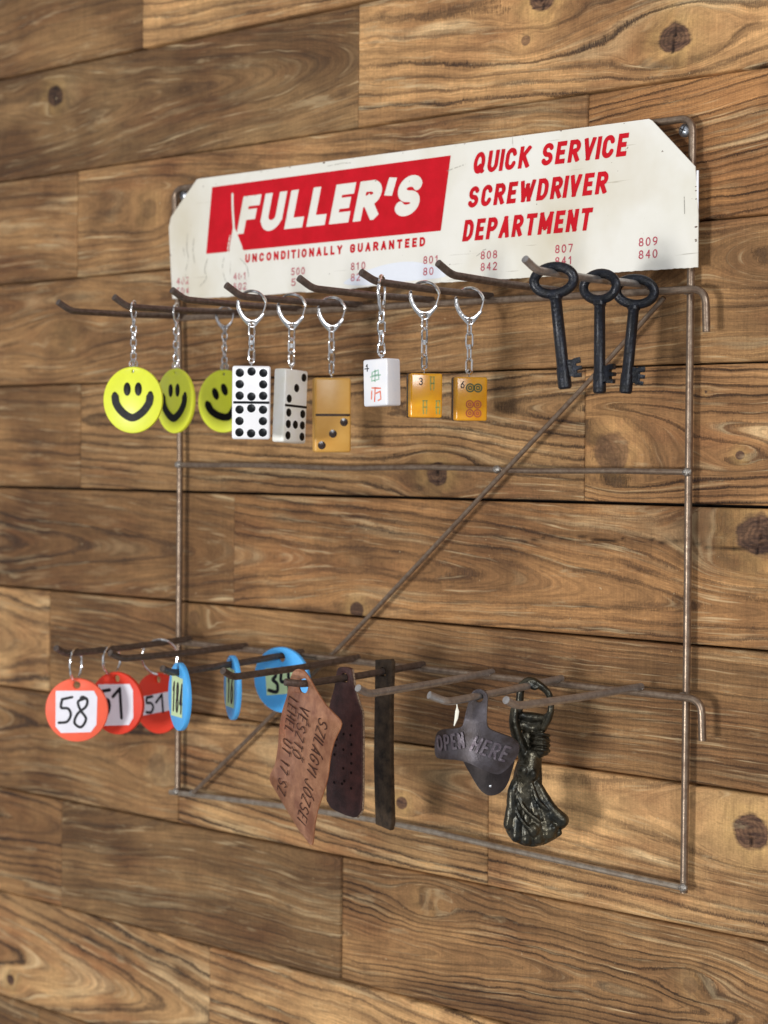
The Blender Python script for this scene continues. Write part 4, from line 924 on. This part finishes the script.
# ------------------------------------------------------------------ OPEN HERE bottle opener
k = 1 / 1.679
t = thing('bottle_opener', (369.6, -89.9, 115.6), 34, 'dark cast iron bottle opener plate with raised words OPEN HERE, left of the bronze figure', 'bottle opener')
om = lambda px, py: ((px - 479.5) * k, (692.5 - py) * k)
def ob(x, y, z): return (x, y + .014 * x * x * (1 if x > 0 else 1.9) - 3.5 + max(0, z + 14) * .28 + min(0, z + 38) * -.18, z)
wing = [(470.8, 692), (472.5, 688), (478.7, 685.5), (485, 688), (487.5, 694), (487.2, 710), (488, 721), (493, 725.5), (503, 729.5), (513, 734), (518.5, 740), (519, 746), (515.5, 755), (508, 764), (501, 769), (495, 769), (483, 764.5), (469, 758.5), (456, 757), (441, 759), (434, 759), (431.5, 754), (431.5, 744), (434, 734), (442, 729), (454, 726), (462, 723), (464.5, 716), (467, 704)]
wl = smooth_loop([om(*q) for q in wing], 3); hl = [om(*q) for q in ((474, 692), (476, 689.5), (479, 689), (482.5, 690.5), (483.6, 694), (482, 697.6), (478.5, 698.6), (475, 696.6))]
WF, wx0, wz0, wc = skin(wl, [hl], None, .9)
mb = MB()
fill(WF, wx0, wz0, wc, lambda x, z, h: ob(x, -h, z), 3.4, 1, mb)
back = MB(); fill(WF, wx0, wz0, wc, lambda x, z, h: ob(x, 0, z), 0, 1, back); mb.add(back.v, [f[::-1] for f in back.f]); 
def weld_mb(mb, name, m, parent, angle=40):
    o = mb.build(name, m, parent, True, angle); bm = bmesh.new(); bm.from_mesh(o.data); bmesh.ops.remove_doubles(bm, verts=bm.verts, dist=.00002); bm.to_mesh(o.data); bm.free()
    o.data.polygons.foreach_set('use_smooth', [True] * len(o.data.polygons)); o.data.set_sharp_from_angle(angle=math.radians(angle)); return o
wg = weld_mb(mb, 'opener_plate', MT['opener'], t, 50)
ow = MB()
def curved_text(txt, p0, p1, H):
    a = Vector(om(*p0)); b = Vector(om(*p1)); L = (b - a).length; u = (b - a).normalized(); v = Vector((-u.y, u.x))
    segs, bd = text_segments(txt, 0, 0, L, H, 1.25, True, .3)
    def fn(x, z, h): q = a + u * x + v * z; return ob(q.x, -3.3 - h, q.y)
    m_ = strokes_mesh(segs, bd, 1.5, .35, fn, .12, None, 1.2, None, 2); ow.add(m_.v, m_.f)
curved_text('OPEN', (435, 752), (465.5, 743.5), 9.2); curved_text('HERE', (470, 745.5), (505, 757), 9.6)
ow.build('raised_lettering', MT['opener_letters'], wg, False)
tong = smooth_loop([om(*q) for q in ((458, 752), (462, 764), (468.7, 774.5), (477, 787), (483, 792.5), (490, 794.8), (499, 792), (506, 784), (510, 772), (512, 756), (490, 748))], 3)
F_, a_, b_, c_ = skin(tong, [], None, .9); mb = MB()
tf = lambda x, z, h: (x, 9.5 - h + .022 * (x - 6) ** 2 - .07 * (z + 40), z)
fill(F_, a_, b_, c_, lambda x, z, h: tf(x, z, h), 2.4, 1, mb); bk2 = MB(); fill(F_, a_, b_, c_, lambda x, z, h: tf(x, z, 0), 0, 1, bk2); mb.add(bk2.v, [f[::-1] for f in bk2.f])
weld_mb(mb, 'lower_tongue', MT['opener_dark'], t, 50)
mb = MB(); q = om(489.5, 785); disc(mb, q[0], q[1], .9, tf(q[0], q[1], 2.4)[1] - .15, n=14, dome=.4); mb.build('rivet', MT['chrome_dull'], t)

# small white sliver dangling from the same hook
t = None
mb = MB(); mb.add(*tube([(0, 0, 2.6), (.5, 0, -1.5), (.6, 0, -4), (.1, 0, -8), (-1.2, 0, -12.6)], [.25, .35, 1.15, 1.0, .25], 8, flat=(1, .35)))
o = mb.build('plastic_sliver', MT['sliver'], None); o.location = (370.6 * S, -113 * S, 112.6 * S); o.rotation_euler = (0, 0, math.radians(38))
tag(o, 'tiny white plastic sliver hanging under the hook just left of the bottle opener', 'plastic scrap')

# ------------------------------------------------------------------ bronze figure
t = thing('bronze_figure_opener', (367.3, -38.5, 116.7), 37.7, 'dark aged bronze figurine with raised arms forming a loop over the hook', 'figurine')
fk = 1 / 1.622
fm = lambda px, py, y=0: ((px - 531.5) * fk, y, (686.5 - py) * fk)
mb = MB()
def limb(pts, rads, n=14):
    P = [fm(*p) for p in pts]; Q = smooth_loop([tuple(p) for p in P], 5, False); R = smooth_loop([(r * fk,) for r in rads], 5, False)
    mb.add(*tube(Q, [max(.3, r[0]) for r in R], n))
    for e in (0, -1):
        bm = bmesh.new(); bmesh.ops.create_icosphere(bm, subdivisions=2, radius=max(.3, R[e][0]) * .99)
        mb.add([(v.co.x + Q[e][0], v.co.y + Q[e][1], v.co.z + Q[e][2]) for v in bm.verts], [tuple(v.index for v in f.verts) for f in bm.faces]); bm.free()
def ball(px, py, y, rx, ry, rz):
    bm = bmesh.new(); bmesh.ops.create_icosphere(bm, subdivisions=3, radius=1); c = fm(px, py, y)
    mb.add([(v.co.x * rx * fk + c[0], v.co.y * ry * fk + c[1], v.co.z * rz * fk + c[2]) for v in bm.verts], [tuple(v.index for v in f.verts) for f in bm.faces]); bm.free()
Z5 = lambda x, y, d=0: (490 + x * .1855, 670 + y * .1855, d)
def zl(pts, rads, n=14): limb([Z5(*p) for p in pts], [r * .1855 for r in rads], n)
def zb(x, y, d, rx, ry, rz): p = Z5(x, y); ball(p[0], p[1], d, rx * .1855, ry * .1855, rz * .1855)
zl([(165, 215), (172, 130), (180, 85), (225, 62), (280, 85), (325, 130), (338, 200), (325, 255), (290, 318)], [24, 22, 23, 27, 22, 19, 19, 22, 24])   # loop
zl([(205, 70, -2), (245, 95, -2), (262, 92, -2)], [16, 14, 10], 10)
zl([(142, 215, -1), (140, 290, -2), (165, 380, -2), (200, 470, -1)], [24, 29, 32, 38])        # left arm
zl([(325, 245, 1), (300, 300, 1), (265, 350, 1), (240, 430, 1)], [22, 25, 26, 34])        # right arm
zl([(175, 250, 2), (240, 262, 3), (300, 262, 2)], [24, 32, 24]); zl([(180, 300, 2), (235, 320, 3), (275, 305, 2)], [28, 38, 28]); zb(215, 390, 2, 48, 30, 70)
zb(283, 402, -2.5, 42, 44, 70); zb(322, 405, -2.5, 11, 10, 17); zb(312, 445, -3, 14, 16, 14)   # head in profile, nose, chin
for yy_ in (345, 372, 399, 428): zl([(283 + 47 * math.cos(q), yy_ + 12 * math.sin(q + .4), -2.5 + 5.6 * math.sin(q)) for q in [2 * math.pi * j / 14 for j in range(15)]], [9.5] * 15, 8)
zl([(232, 465, 0), (218, 530, 0), (205, 600, 0), (200, 690, 0)], [56, 70, 72, 80], 20)       # torso
zl([(262, 470, -1), (265, 540, -1), (262, 610, -2)], [30, 28, 34]); zb(190, 540, -6.5, 34, 24, 36); zb(240, 556, -6.5, 30, 22, 32)
for top_, mid_, end_, r_ in (((150, 640), (128, 730), (118, 830), 26), ((175, 650), (165, 780), (160, 890), 30), ((205, 650), (215, 790), (215, 905), 30), ((235, 640), (262, 780), (275, 900), 32),
                             ((255, 630), (310, 760), (335, 870), 34), ((265, 610), (335, 730), (400, 800), 34), ((150, 600), (135, 660), (140, 760), 30)):
    zl([(top_[0], top_[1], -4), (mid_[0], mid_[1], -5.5), (end_[0], end_[1], -5)], [r_ * .8, r_, r_ * 1.25])
zb(240, 800, 0, 110, 60, 110); zb(330, 810, -2, 85, 45, 62); zb(180, 860, 0, 80, 55, 60); zb(398, 808, -4, 36, 34, 42); zb(340, 775, -7, 36, 24, 30); zb(350, 840, -7.5, 34, 24, 28); zb(250, 850, -9, 30, 20, 36)
zl([(110, 800, -2), (130, 880, -3), (210, 922, -4), (300, 915, -4), (385, 868, -4)], [18, 22, 24, 22, 20])
zl([(240, 610, -7), (270, 690, -9), (325, 740, -9)], [9, 13, 9], 8); zl([(160, 660, -7.5), (205, 740, -9.5), (280, 800, -10.5)], [8, 12, 9], 8); zl([(150, 720, -7.5), (180, 790, -9.5), (235, 850, -10)], [8, 11, 8], 8)
fg = mb.build('figure', MT['bronze'], t)
r_ = fg.modifiers.new('remesh', 'REMESH'); r_.mode = 'VOXEL'; r_.voxel_size = .00055; r_.use_smooth_shade = True
tx = bpy.data.textures.new('casting_lumps', 'CLOUDS'); tx.noise_scale = .006; tx.noise_depth = 2; tx.noise_basis = 'VORONOI_F2_F1'
d_m = fg.modifiers.new('displace', 'DISPLACE'); d_m.texture = tx; d_m.strength = .0005; d_m.mid_level = .35; d_m.texture_coords = 'LOCAL'
s_ = fg.modifiers.new('smooth', 'SMOOTH'); s_.factor = .5; s_.iterations = 2
